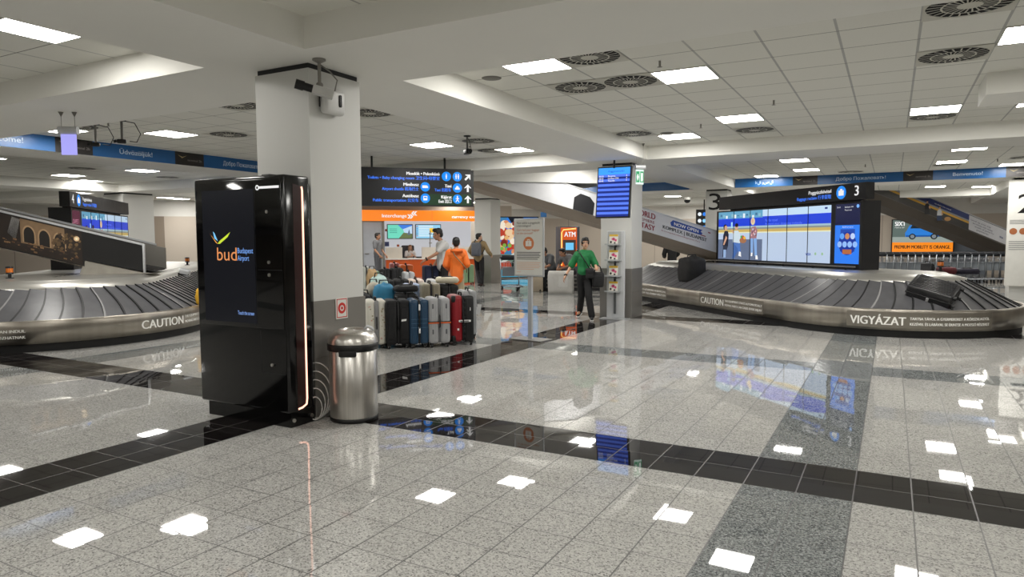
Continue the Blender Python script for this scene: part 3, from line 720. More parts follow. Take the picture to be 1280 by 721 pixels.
# soft bags among the cases (each on top of or between cases)
def duffel(name, lab, x, y, z, w_, d_, h, col, rz=pi/4, cat='bag', grp=None):
    t = thing(name, lab, cat, (x, y, z), rz, grp)
    bm = bmesh.new(); bmesh.ops.create_cube(bm, size=1); bmesh.ops.subdivide_edges(bm, edges=bm.edges[:], cuts=3, use_grid_fill=True)
    rnd = random.Random(lab)
    for v in bm.verts:
        p = v.co*2; q = p.length; s_ = 1/max(abs(p.x), abs(p.y), abs(p.z))
        sph = p.normalized()*1.18
        v.co = p.lerp(sph, .55)*.5*Vector((1, 1, 1)).x
        v.co = Vector((v.co.x*w_*(1+rnd.uniform(-.05, .05)), v.co.y*d_, (v.co.z+.5)*h*(1+rnd.uniform(-.04, .04))))
    for v in bm.verts: v.co.z = max(0, v.co.z)
    bmesh.ops.subdivide_edges(bm, edges=bm.edges[:], cuts=1, use_grid_fill=True, smooth=.5)
    for v in bm.verts: v.co.z = max(0, v.co.z)
    MB().bm(bm, pm(col, .7, var=.15, scale=14), True).build('bag_body', t)
    dk = pm('#1c1c1e', .6)
    MB().tube([(-w_*.28, 0, h*.93), (-w_*.2, 0, h*1.08), (w_*.2, 0, h*1.08), (w_*.28, 0, h*.93)], .012, dk).build('carry_handle', t)
    MB().tube([(-w_*.42, -d_*.1, h*.86), (0, -d_*.12, h*.995), (w_*.42, -d_*.1, h*.86)], .006, dk).build('zip', t)
    return t
duffel('holdall', 'bright blue holdall standing upright left of the grey suitcase', -6.98, 8.5, .0, .33, .3, .86, '#2f7fa6')
duffel('holdall', 'cream bag lying on top of the black suitcase behind the red one', -6.58, 9.67, .83, .36, .34, .1, '#cfc8b2')
duffel('holdall', 'black bag at far left beside the pillar, left of the blue holdall', -7.22, 8.3, .0, .26, .3, .72, '#17171a')
duffel('holdall', 'cream bag squeezed between the pillar and the blue holdall', -7.3, 8.62, .0, .24, .28, .86, '#b9b2a2')
duffel('holdall', 'pale mint bag behind the blue holdall at the left', -7.75, 9.3, .0, .3, .3, .92, '#a9c2bd')
duffel('holdall', 'tan bag beside the mint green suitcase at the left', -8.75, 10.3, .0, .2, .25, .98, '#a58a63')
duffel('backpack', 'small black backpack lying across the black suitcase in the second row', -6.63, 8.6, .753, .36, .3, .1, '#1a1a1c', cat='backpack')
# ------------------------------------------------------------------ baggage carousels
def racetrack(R, Ln):
    T = 2*Ln+2*pi*R
    def pt(t, r):
        t %= T
        if t < Ln: return (r, t)
        if t < Ln+pi*R: a = (t-Ln)/R; return (r*cos(a), Ln+r*sin(a))
        if t < 2*Ln+pi*R: return (-r, Ln-(t-Ln-pi*R))
        a = pi+(t-2*Ln-pi*R)/R; return (r*cos(a), r*sin(a))
    return T, pt
BSTEEL = pm('#a09a90', .32, .85, var=.5, scale=2.2, stretch=(1.6, 1.6, .1)); DSTEEL = pm('#b9b7b1', .36, .75, var=.12, scale=1.2); RUBE = pm('#1b1b1d', .5); RUBL = pm('#8c8c8c', .4)
def carousel(lab, C_, R, Ln, step=.3):
    t = thing('baggage_carousel', lab, 'carousel', (C_[0], C_[1], 0), pi/4)
    T, pt = racetrack(R, Ln)
    N = int(T/.12)
    def sweep(prof, mat, name, smooth=True):
        m = MB(); V = []; k = len(prof)
        for i in range(N):
            for r, z in prof: V.append((*pt(T*i/N, r), z))
        F = [(i*k+j, ((i+1) % N)*k+j, ((i+1) % N)*k+j+1, i*k+j+1) for i in range(N) for j in range(k-1)]
        m.add(V, F, mat, smooth); return m.build(name, t)
    sweep([(R-.05, 0), (R-.05, .125)], RUBD, 'kick_plate')
    sweep([(R-.06, .12), (R, .12), (R, .43), (R-.012, .445), (R-.06, .445), (R-.065, .42)], BSTEEL, 'rim')
    # overlapping rubber plates, each a hair proud of the next
    m = MB(); n = int(T/step); st = T/n; ns = 6; nt_ = 4
    r0, r1 = R-.06, R-.87; z0, z1 = .40, .84
    def pl(i, a, b):
        sk = .34*b+.16*sin(b*pi)
        rr = r0+(r1-r0)*b
        x, y = pt(st*(i+a)+sk*st, rr)
        return (x, y, z0+(z1-z0)*b+.022*(1-a))
    for i in range(n):
        V = [pl(i, a/nt_*1.06, b/ns) for a in range(nt_+1) for b in range(ns+1)]
        F = [(a*(ns+1)+b, (a+1)*(ns+1)+b, (a+1)*(ns+1)+b+1, a*(ns+1)+b+1) for a in range(nt_) for b in range(ns)]
        m.add(V, F, RUB)
        VE = [pl(i, a, b/ns) for a in (0, .1) for b in range(ns+1)]
        m.add([(p[0], p[1], p[2]+.002) for p in VE], [(b, ns+1+b, ns+2+b, b+1) for b in range(ns)], RUBE if i % 5 else RUBL)
        V2 = [pl(i, 0, b/ns) for b in range(ns+1)]+[(p[0], p[1], p[2]-.02) for p in [pl(i, 0, b/ns) for b in range(ns+1)]]
        m.add(V2, [(b, b+1, ns+1+b+1, ns+1+b) for b in range(ns)], RUBD)
    tag(m.build('belt', t), 'dark rubber belt of overlapping plates')
    sweep([(R-.84, .80), (R-.85, .86), (R-1.12, .93), (R-1.15, .95)], DSTEEL, 'inner_ring')
    m = MB(); V = []
    for i in range(N): V += [(*pt(T*i/N, R-1.15), .95), (*pt(T*i/N, .02), .952)]
    m.add(V, [(2*i, 2*((i+1) % N), 2*((i+1) % N)+1, 2*i+1) for i in range(N)], DSTEEL); m.build('deck', t)
    return t, T, pt
SIGNP = pm('#8a857b', .4, .7, var=.1); RTX = pm('#f6f5f0', .5)
def rim_sign(t, pt, R, T, tc, big, small, W, hb=.19, plate=True, wb=None):
    """lettering that follows the curved steel rim; tc = track position of the left edge"""
    f = lambda x, y, z: (*pt(tc+x, R+.004+(-y)), z)
    m = MB(); n = 24
    if plate:
        V = [(*pt(tc-.05+(W+.1)*i/n, R+.002), z) for i in range(n+1) for z in (.155, .405)]
        m.add(V, [(2*i, 2*i+2, 2*i+3, 2*i+1) for i in range(n)], SIGNP, True); m.build('warning_plate', t)
    x = 0
    if big:
        MB().text(big, 0, .2, 0, hb*.72, RTX, w=wb, f=f, bold=.01).build('warning_word', t); x = wb+.06
    for k, s in enumerate(small): MB().text(s, x, .29-.085*k, 0, .042, RTX, w=W-x, f=f, bold=.004).build('warning_line', t)
c3, T3, pt3 = carousel('right baggage carousel with sloping dark belt and steel rim, marked 3', (-.08, 14.35), 2.1, 6.6)
L3 = 6.6; R3 = 2.1
tl3 = lambda ly: L3+pi*R3+(L3-ly)
ta3 = lambda deg: 2*L3+pi*R3+R3*radians(deg+360-45-180 if deg < 0 else deg)
rim_sign(c3, pt3, R3, T3, tl3(2.82), 'CAUTION', ('THE EQUIPMENT STARTS AUTOMATICALLY', 'MOVING PARTS CAN CAUSE SEVERE INJURY'), 2.1, wb=.84)
rim_sign(c3, pt3, R3, T3, tl3(5.9), '', ('MACHT SICH AUTOMATISCH IN BEWEGUNG', 'BEWEGLICHE TEILE KÖNNEN VERLETZEN'), 1.55)
rim_sign(c3, pt3, R3, T3, ta3(-103), 'VIGYÁZAT', ('TARTSA TÁVOL A GYERMEKEKET A KÖRSZALAGTÓL', 'KEZÉVEL ÉS LÁBÁVAL SE ÉRINTSE A MOZGÓ RÉSZEKET'), 2.05, wb=.78)
c4, T4, pt4 = carousel('left baggage carousel with sloping dark belt and steel rim, behind the kiosk', (-12.5, 6.5), 2.4, 8)
L4 = 8; R4 = 2.4
ta4 = lambda deg: (2*L4+pi*R4+R4*radians(deg-45+180)) if deg < 45 else (0)
rim_sign(c4, pt4, R4, T4, ta4(0)-.02, 'CAUTION', ('THE EQUIPMENT STARTS AUTOMATICALLY', 'MOVING PARTS CAN CAUSE SEVERE INJURY'), 2.0, wb=.82, plate=False)
rim_sign(c4, pt4, R4, T4, ta4(-35)-2.05, 'VIGYÁZAT', ('A BERENDEZÉS AUTOMATIKUSAN INDUL', 'A MOZGÓ RÉSZEK SÉRÜLÉST OKOZHATNAK'), 2.0, wb=.75, plate=False)
# black ribbed suitcase lying on the right carousel
t = thing('suitcase', 'black ribbed suitcase lying on its side on the right carousel belt', 'suitcase', (.6, 12.86, .0), 0)
Ms = Matrix.Translation((0, 0, .70)) @ Matrix.Rotation(radians(21), 4, 'Z') @ Matrix.Rotation(radians(27), 4, 'X') @ Matrix.Rotation(radians(-38), 4, 'Z')
m = MB(); BC = pm('#202022', .3, var=.1)
m.rbox(-.33, .33, -.24, .24, -.13, .13, .045, BC, 4, M=Ms)
for k in range(9): m.rbox(-.27, .27, -.205+.051*k-.011, -.205+.051*k+.011, .12, .142, .007, BC, 2, M=Ms)
m.build('shell', t)
MB().rbox(-.335, .335, -.245, .245, -.012, .012, .006, BLK, 2, M=Ms).build('seam_band', t)
for sy in (-1, 1):
    for sz in (-.09, .09):
        MB().cyl(Ms @ Vector((.33, sy*.18, sz)), Ms @ Vector((.37, sy*.18, sz)), .03, BLK, 14).build('wheel', t)
MB().rbox(-.02, .02, -.255, -.235, -.09, .0, .006, pm('#8e8e90', .4), 2, M=Ms).build('lock', t)
duffel('holdall', 'rounded black bag on the right carousel beside the second pillar', -4.1, 16.2, .52, .5, .55, .62, '#0e0e10')
duffel('carrier_bag', 'yellow bag on the left carousel, mostly hidden behind the kiosk', -10.6, 8.05, .43, .36, .3, .3, '#d9a52a')
# steel plate on the left deck, beacon lamps
def beacon(x, y, lab):
    t = thing('warning_beacon', lab, 'lamp', (x, y, .95))
    MB().cyl((0, 0, 0), (0, 0, .07), .025, BLK, 12).lathe([(.0, .0), (.06, .0), (.06, .012), (.0, .014)], BLK, 16).lathe([(.055, .07), (.055, .1), (.0, .1)], BLK, 16).build('base', t)
    MB().lathe([(.052, .1), (.052, .17), (.04, .18), (0, .18)], pm('#c4691d', .25), 16).build('lens', t)
    MB().lathe([(.055, .17), (.055, .195), (0, .2)], BLK, 16).build('cap', t)
beacon(-12.75, 5.95, 'orange and black beacon lamp on the left carousel deck, in front of the ramp')
beacon(-15.6, 11.3, 'orange and black beacon lamp on the left carousel deck, beside the kiosk edge')
beacon(.8, 14.9, 'dark beacon lamp on the right carousel deck before the trolleys')
# ------------------------------------------------------------------ feeder ramps
def ramp(lab, org, s0, s1, zb, sl, h, w_, face, cat='ramp', under=.22, und=None):
    """sloping conveyor; local x runs down the slope to the right, front face towards -y"""
    t = thing('feeder_ramp', lab, cat, (*org, 0), pi/4)
    zz = lambda s: zb-sl*s
    def plate(y0, y1, d0, d1, mat, name, a=s0, b=s1):
        m = MB(); m.prism([(a, zz(a)+d0), (b, zz(b)+d0), (b, zz(b)+d1), (a, zz(a)+d1)], y0, y1, mat); return m.build(name, t)
    fr = plate(0, .05, 0, h, face, 'side_panel'); plate(w_, w_+.05, 0, h, STEELD, 'side_panel')
    plate(-.012, .07, h, h+.035, ALU, 'top_rail'); plate(w_-.02, w_+.06, h, h+.035, ALU, 'top_rail')
    plate(.05, w_, .12, .15, RUBD, 'conveyor_belt')
    m = MB(); m.add([(s0, .02, zz(s0)), (s1, .02, zz(s1)), (s1, .3, zz(s1)-under), (s0, .3, zz(s0)-under), (s1, w_-.2, zz(s1)-under), (s0, w_-.2, zz(s0)-under), (s1, w_+.03, zz(s1)), (s0, w_+.03, zz(s0))], [(0, 1, 2, 3), (3, 2, 4, 5), (5, 4, 6, 7), (1, 6, 4, 2)], und or UND)
    m.build('underside', t)
    return t, fr, zz
UND = pm('#a89c8e', .6, var=.06); RW = pm('#d2d3d6', .45)
# ramp of the right carousel (behind the second pillar)
t, fr, zz = ramp('white sloping feeder ramp with the now-open advert, behind the second pillar', (-4.045, 18.305), -6.7, .55, 1.22, .272, .54, 1.3, RW, under=.14)
q = lambda s, d: (s, -.004, zz(s)+d)
fz = lambda x, y, z: (x, y-.004, zz(x)+z)
m = MB(); BLU = pm('#27499b', .5)
m.poly([q(-1.27, .33), (q(-.42, .33)), (q(-.36, .38)), q(-.42, .42), q(-.36, .47), q(-1.22, .49), q(-1.3, .41)], BLU); m.build('blue_flash', fr)
m = MB(); m.text('NOW OPEN', -1.2, .365, -.004, .085, WTXT, w=.7, f=fz, bold=.006); m.build('white_lettering', fr)
m = MB(); m.text('KOMPLEX | BUDAPEST', -1.52, .205, -.002, .09, pm('#26262a', .5), w=1.27, f=fz, bold=.008)
m.rect(0, 0, 0, 0, 0, RW); m.build('black_lettering', fr)
m = MB(); MAR = pm('#8a2433', .5)
m.text('WORLD', -2.35, .36, -.002, .15, MAR, w=.62, f=fz, bold=.01); m.text('PREMIERE', -2.25, .245, -.002, .07, MAR, w=.5, f=fz); m.text('FANTASY', -2.45, .07, -.002, .14, MAR, w=.7, f=fz, bold=.01)
m.text('komplexbudapest.hu', -1.55, .13, -.002, .035, MAR, w=1.1, f=fz)
m.poly([q(-.2, .44), q(-.13, .44), q(-.13, .47), q(-.2, .47)], MAR); m.poly([q(-.42, .32), q(-.27, .32), q(-.27, .345), q(-.42, .345)], MAR); m.build('red_lettering', fr)
m = MB(); DG = pm('#1d1d20', .6)
# plain dark patch where a printed figure stands on the panel (kept generic)
m.poly([q(-3.95, .0), q(-3.42, .0), q(-3.38, .3), q(-3.5, .42), q(-3.75, .44), q(-3.92, .3)], DG); m.build('dark_print', fr)
tag(MB().box(-7.6, -3.0, -.06, 1.5, 2.93, 3.32, SOFF).build('trim_3', loc=(-4.045, 18.305, 0), rz=pi/4), kind='structure')
# ramp of the left carousel
t, fr, zz = ramp('black sloping feeder ramp with a dark arcade photograph above the left carousel', (-12.08, 7.92), -5.4, -1.03, .83, .268, .63, 1.05, BLK, under=.05)
m = MB()
for y0 in (0, 1.05): m.prism([(-1.03, zz(-1.03)+.11), (-.05, zz(-.05)+.15), (-.05, zz(-.05)+.63), (-1.03, zz(-1.03)+.63)], y0, y0+.05, BLK if y0 == 0 else STEELD)
m.build('end_panel', t)
m = MB()
for y0, y1 in ((-.012, .07), (1.03, 1.11)): m.prism([(-1.03, zz(-1.03)+.63), (-.05, zz(-.05)+.63), (-.05, zz(-.05)+.665), (-1.03, zz(-1.03)+.665)], y0, y1, ALU)
m.rbox(-.07, -.035, -.014, .06, zz(-.05)+.13, zz(-.05)+.66, .006, ALU, 2); m.build('end_rail', t)
MB().prism([(-1.03, zz(-1.03)+.14), (.1, .99), (.1, 1.02), (-1.03, zz(-1.03)+.17)], .05, 1.05, RUBD).build('run_out_belt', t)
q = lambda s, d, e=.004: (s, -e, zz(s)+d)
random.seed(11)
mg = MB(); mg.poly([q(-5.3, .02), q(-1.05, .02), q(-1.05, .61), q(-5.3, .61)], pm('#231912', .5, var=.5, scale=5))
m = MB(); m.poly([q(-2.0, .17, .006), q(-1.32, .2, .006), q(-1.32, .6, .006), q(-2.0, .6, .006)], pm('#7d6449', .6, var=.35, scale=9)); m.build('photo_wall', fr)
DKA = pm('#17110d', .6); TAN = pm('#a58866', .6, var=.2, scale=20)
for k in range(3):
    c = -1.87+.235*k
    m = MB(); m.poly([q(c+.1, .2, .0065), *[(c+.1*cos(pi*e/12), -.0065, zz(c+.1*cos(pi*e/12))+.36+.15*sin(pi*e/12)) for e in range(13)], q(c-.1, .2, .0065)], TAN)
    m.poly([q(c+.08, .2, .0075), *[(c+.08*cos(pi*e/12), -.0075, zz(c+.08*cos(pi*e/12))+.35+.13*sin(pi*e/12)) for e in range(13)], q(c-.08, .2, .0075)], DKA)
    m.build('photo_arch', fr)
m = MB()
for k in range(60):
    s_ = random.uniform(-1.5, -1.08); d = random.uniform(.15, .52); w_ = random.uniform(.015, .04)
    m.disc(s_, zz(s_)+d, w_, -.008-.00003*k, pm(random.choice(('#4a3826', '#5f4a30', '#332619', '#6f5738')), .6), 7)
m.build('photo_trees', fr)
for k in range(50):
    s_ = random.uniform(-2.4, -1.1); d = random.uniform(.04, .2); w_ = random.uniform(.02, .06)
    mg.poly([q(s_, d, .0105+.00002*k), q(s_+w_, d, .0105+.00002*k), q(s_+w_, d+w_*.5, .0105+.00002*k), q(s_, d+w_*.5, .0105+.00002*k)], pm(random.choice(('#5c3f2a', '#7a5a3c', '#2b1d14', '#8a6a48', '#3a2a20')), .6))
mg.build('photo_ground', fr)
m = MB(); m.disc(-1.13, zz(-1.13)+.47, .045, -.012, pm('#e9c79a', .5), 16).disc(-1.13, zz(-1.13)+.47, .022, -.0125, pm('#fff0d0', .5), 12); m.build('photo_lamp', fr)
m = MB(); m.poly([q(-2.2, .3), q(-2.08, .2), q(-2.0, .58), q(-2.12, .6)], pm('#a5a3a2', .6)); m.build('photo_column', fr)
m = MB(); m.prism([(-1.12, .955), (.12, .955), (-.1, .98), (-1.03, 1.21)], .02, .9, pm('#a7a39a', .45, .7, var=.3, scale=5)); m.build('support_plate', t)
MB().prism([(-.05, zz(-.05)+.2), (.12, 1.0), (.12, 1.42), (-.05, zz(-.05)+.62)], 1.05, 1.1, STEELD).build('run_out_panel', t)
t = thing('sensor_box', 'small grey tilted box on the left carousel ring below the ramp end', 'device', (-11.55, 8.3, .92), .6)
MB().rbox(-.09, .09, -.06, .06, 0, .12, .02, ALU).build('case', t, rot=(.2, .25, 0)); MB().box(-.095, .095, -.066, -.055, .0, .05, BLK).build('bracket', t)
# ramp at the far right
t, fr, zz = ramp('dark sloping feeder ramp with a blue and yellow advert at the far right', (3.9, 32.9), -6.6, .6, 1.25, .31, .62, 1.3, pm('#57534e', .5), under=.25, und=pm('#544d45', .6))
q = lambda s, d: (s, -.005, zz(s)+d)
fz = lambda x, y, z: (x, y-.005, zz(x)+z)
m = MB()
def strip(a, b, d0, d1, col, nm=None): m.poly([q(a, d0), q(b, d0), q(b, d1), q(a, d1)], pm(col, .5))
strip(-6.5, -1.9, .42, .61, '#27356e'); strip(-6.5, -1.9, .36, .40, '#8f9aa8'); strip(-6.5, -1.9, .27, .35, '#c99a3c'); strip(-6.5, -1.9, .02, .27, '#3a3836'); m.build('printed_stripes', fr)
m = MB(); strip(-1.9, .1, .05, .6, '#c9c9cc'); m.build('white_end_panel', fr)
IKB = pm('#3a3f58', .5)
for k, s in enumerate(('Level up your trip', 'enriching with more', 'wealth of perks for', 'payments')): MB().text(s, -1.82+.1*k, .43-.1*k, -.006, .06, IKB, w=1.0 if k < 3 else .6, f=fz).build('small_lettering', fr)
m = MB(); m.text('VISA', -.35, .22, -.006, .07, pm('#27356e', .5), w=.2, f=fz, bold=.006)
m.text('to make me travel', -3.6, .48, -.006, .05, WTXT, w=.8, f=fz); m.build('lettering', fr)
def printed_person(mb, qf, c, d, s, top, leg, hair='#1a1615', skin='#c89a7c'):
    P = lambda pts, col, e: mb.poly([(c+a*s, e, qf(c)[2]+d+b*s) for a, b in pts], pm(col, .6))
    P([(-.3, -.1), (.3, -.1), (.28, .35), (.12, .5), (-.12, .5), (-.28, .35)], top, -.012)
    P([(-.3, -.6), (.35, -.6), (.3, -.1), (-.28, -.1)], leg, -.011)
    P([(-.11, .5), (.11, .5), (.13, .68), (.0, .8), (-.13, .68)], skin, -.012); P([(-.14, .62), (-.1, .82), (.1, .85), (.15, .66), (.06, .74), (-.05, .74)], hair, -.013)
    P([(.28, .3), (.45, .0), (.38, -.08), (.2, .1)], skin, -.0125)
m = MB(); printed_person(m, lambda s: (s, 0, zz(s)), -3.95, .2, .36, '#17171a', '#2a2a2c'); m.build('printed_woman', fr)
m = MB(); printed_person(m, lambda s: (s, 0, zz(s)), -3.35, .16, .38, '#b9bcc0', '#2d3b57'); m.build('printed_man', fr)
m = MB(); m.disc(-2.95, zz(-2.95)+.12, .16, -.013, pm('#b98a55', .5), 16, .08); m.build('printed_basket', fr)
# ------------------------------------------------------------------ video walls with destination header
def wall_art(m, x0, x1, z0, z1, y, s=.85, dim=False):
    """the advert spread over six upright panels"""
    e = lambda c: em(c, s)
    W_ = x1-x0; H_ = z1-z0; R_ = lambda a, b, c, d, col, yy=0: m.rect(x0+a*W_, x0+b*W_, z0+c*H_, z0+d*H_, y-yy, e(col))
    R_(0, 1, 0, 1, '#b3c4dc'); R_(0, .45, .0, .42, '#5e6b86', .0005); R_(0, 1, .68, .93-.12+.06, '#1b3fd0', .001)
    R_(0, .45, .85, 1, '#5f9fc0', .001); R_(.45, 1, .87, 1, '#bcd6ee', .001); R_(0, 1, .655, .69, '#9db9c4', .0015); R_(0, 1, .625, .655, '#7f8b8d', .0015); R_(0, 1, .57, .625, '#c3a860', .0015); R_(0, 1, .55, .57, '#dfe0c0', .002)
    for k in range(14): R_(.02+.03*k, .04+.03*k, .9-.02*(k % 3), .95-.015*(k % 4), ('#3f6f95', '#86b3c4', '#dfeaf0')[k % 3], .002)
def wall_people(m, x0, x1, z0, z1, y, s=.85):
    W_ = x1-x0; H_ = z1-z0; e = lambda c: em(c, s)
    def P(pts, col, yy): m.poly([(x0+a*W_, y-yy, z0+b*H_) for a, b in pts], e(col))
    def E(a, b, ra, rb, col, yy): m.poly([(x0+(a+ra*cos(2*pi*k/16))*W_, y-yy, z0+(b+rb*sin(2*pi*k/16))*H_) for k in range(16)], e(col))
    # woman at left
    P([(.05, .28), (.11, .28), (.115, .52), (.105, .6), (.07, .6), (.055, .5)], '#1d2030', .003); P([(.05, .04), (.075, .04), (.11, .28), (.055, .28)], '#2d3346', .003); P([(.06, .03), (.085, .03), (.09, .2), (.06, .2)], '#8fa9d0', .0035)
    E(.083, .665, .016, .05, '#c99a80', .0035); E(.076, .68, .02, .06, '#1a1413', .0032); P([(.055, .3), (.07, .3), (.1, .45), (.085, .5)], '#c99a80', .0036)
    # man in pale shirt, leg crossed
    P([(.16, .36), (.235, .34), (.235, .52), (.215, .6), (.175, .6), (.155, .54)], '#c4d3dc', .003); P([(.16, .36), (.235, .34), (.22, .2), (.175, .02), (.155, .02), (.17, .22)], '#3f62a0', .0033); P([(.17, .34), (.235, .34), (.245, .14), (.225, .1), (.21, .24)], '#4a70b4', .0034)
    P([(.22, .08), (.25, .06), (.245, .16), (.228, .17)], '#e8e8ea', .0036); E(.197, .68, .017, .058, '#c99a80', .0035); E(.197, .715, .018, .04, '#1a1413', .0036)
    P([(.14, .66), (.155, .6), (.175, .57), (.165, .53), (.145, .6)], '#c99a80', .0037); P([(.138, .66), (.155, .66), (.155, .78), (.138, .78)], '#9fd0ec', .0037)
    # basket
    E(.265, .4, .035, .06, '#9c6a48', .0038); E(.262, .46, .018, .04, '#c2463a', .004); E(.28, .45, .012, .03, '#e0b03c', .0041); E(.25, .47, .01, .03, '#4f9a4a', .0042)
    # blonde woman bending
    P([(.335, .42), (.395, .42), (.405, .6), (.385, .68), (.345, .66)], '#9a6f78', .003); P([(.345, .14), (.365, .14), (.365, .44), (.34, .44)], '#7fa4d6', .0032); P([(.385, .08), (.405, .08), (.4, .44), (.37, .44)], '#7fa4d6', .0033)
    P([(.345, .08), (.36, .08), (.362, .15), (.348, .15)], '#f0f0f0', .0034); P([(.392, .02), (.415, .02), (.408, .1), (.392, .1)], '#f0f0f0', .0034); E(.36, .78, .02, .075, '#d9c79a', .0036); E(.357, .79, .01, .04, '#d6a88c', .0037)
    for k in range(8): E(.35+.006*k, .5+.02*(k*3 % 7), .006, .02, ('#d8a7a7', '#6f4a58', '#c0c4d4')[k % 3], .0038)
def video_wall(lab, loc, rz, flip, s, header):
    """local x from the viewer's left; flip puts the information screen at the left end"""
    t = thing('video_wall', lab, 'screen', loc, rz)
    Lw = 5.0
    mx = (lambda a: Lw-a) if flip else (lambda a: a)
    mn = lambda a, b: (min(mx(a), mx(b)), max(mx(a), mx(b)))
    bx = mn(4.945, 5.0); MB().box(*bx, -.03, .4, .95, 2.28, pm('#1d1d1f', .5)).build('end_cabinet', t)
    a, b = mn(0, 4.945); MB().box(a, b, .03, .38, .95, 2.27, BLK).build('cabinet', t)
    a, b = mn(.2, 5.08); hd = MB().box(a, b, -.04, .16, 2.3, 2.62, pm('#222223', .45)).build('header', t)
    MB().box(a+.3, b-.3, .1, .2, 2.26, 2.31, BLK).build('header_support', t)
    m = MB(); y = -.043
    if not flip:
        m.text(header, mx(5.08)-.3, 2.38, y, .2, TXW, bold=.012); m.text('Poggyászfelvétel', mx(5.08)-.9, 2.475, y, .075, TXW, 'RIGHT', bold=.005)
        m2 = MB().text('Baggage reclaim 行李提取', mx(5.08)-.9, 2.365, y, .07, TXB, 'RIGHT', bold=.005); ic = mx(5.08)-.63
    else:
        m.text(header, a+.12, 2.38, y, .2, TXW, bold=.012); m.text('Poggyászfelvétel', a+.85, 2.475, y, .075, TXW, bold=.005)
        m2 = MB().text('Baggage reclaim 行李提取', a+.85, 2.365, y, .07, TXB, bold=.005); ic = a+.58
    m.build('white_lettering', hd); m2.build('blue_lettering', hd)
    m = MB().disc(ic, 2.46, .13, y, ICB, 28); m.rect(ic-.07, ic+.07, 2.4, 2.5, y-.001, TXW).rect(ic-.03, ic+.03, 2.5, 2.53, y-.001, TXW); m.build('suitcase_symbol', hd)
    a, b = mn(.1, 4.12); w_ = (b-a)/6
    m = MB(); wall_art(m, a, b, 1.05, 2.235, .022, s); m.build('picture', t)
    m = MB(); wall_people(m, a, b, 1.05, 2.235, .02, s); m.text('Pay for travel', a+.475*(b-a), 1.05+1.185*.765, .018, .06, em('#5f7ff0', s)); m.text('Reward your shopping instantly', a+.475*(b-a), 1.05+1.185*.70, .018, .05, em('#5f7ff0', s), w=1.25)
    m.text('VISA', a+.82*(b-a), 1.2, .018, .06, em('#1b3fa0', s), w=.16, bold=.005)
    for k in (0, 1): m.disc(a+(.895+.05*k)*(b-a), 1.24, .03, .018, em('#8fb38f', s), 12)
    m.rect(a+.955*(b-a), a+.975*(b-a), 2.16, 2.2, .018, em('#26407f', s)); m.build('picture_figures', t)
    for k in range(1, 6): MB().box(a+w_*k-.006, a+w_*k+.006, .012, .03, 1.05, 2.235, BLK).build('panel_joint', t)
    a, b = mn(4.24, 4.92); e = lambda c: em(c, s*.9)
    m = MB()
    if not flip:
        m.rect(a, b, 1.06, 2.235, .026, e('#0f1640')); m.rect(a, b, 1.06, 1.82, .024, e('#2b7cf0')); m.rect(a+.15, b-.15, 1.3, 1.74, .022, e('#1d49b0'))
        m.disc((a+b)/2, 1.46, .23, .02, e('#16359c'), 28); m.rect((a+b)/2-.12, (a+b)/2+.12, 1.25, 1.34, .018, e('#b0673c'))
        for k in range(3): m.disc(a+.2+.14*k, 1.6, .06, .018, e(('#5fa0f0', '#c98a5c', '#bcd0f4')[k]), 18)
        for k in range(4): m.disc(a+.14+.135*k, 1.44, .06, .017, e('#8fb8f4'), 18)
        m.text('BUD:connects', a+.2, 1.77, .02, .03, e('#cfe0ff'), w=.28); m.text('20:18', a+.04, 2.16, .02, .03, TXW); m.text('Budapest AIR', a+.25, 2.16, .02, .03, TXW); m.text('Please wait', a+.25, 2.1, .02, .03, TXW)
        m.disc(b-.09, 2.18, .035, .02, e('#7fb8ff'), 12)
    else:
        m.rect(a, b, 1.06, 2.235, .026, e('#5b83d6')); m.rect(a, b, 1.86, 2.235, .024, e('#5a1638')); m.rect(a+.04, b-.04, 1.72, 1.84, .022, e('#d9d6ee')); m.text('BUDAPEST', a+.06, 1.95, .02, .1, e('#d38ca6'), w=.5)
        for k in range(5): m.disc(a+.1+.12*k, 1.55-.08*(k % 2), .09, .02, e(('#20336f', '#c6d4f4', '#7a5a7a', '#e4e8f6', '#3b4f8f')[k]), 12)
        m.rect(a, b, 1.06, 1.3, .021, e('#cdd6ee'))
    m.build('information_screen', t)
    a, b = mn(-.25, 4.95); MB().box(a, b, -.16, -.1, 1.0, 1.025, STEELD).build('rail', t)
    for k in range(6):
        x = mx(.1+.92*k); MB().tube([(x, -.13, 1.0), (x+.05, -.14, .9), (x+.07, -.15, .855 if False else .953)], .016, BLK).build('rail_foot', t)
video_wall('right long video wall with an advert of three people, under the header marked 3', (-4.02, 18.29, 0), -pi/4, False, 1.0, '3')
d4 = Vector((-r2_, r2_)); n4 = Vector((r2_, r2_))
o4 = Vector((-12.5, 6.5))+n4*((-7.0+6.0)*r2_)+d4*3.37
video_wall('left video wall with a blue advert, under the header marked 4', (o4.x, o4.y, 0), radians(135), True, .75, '4')
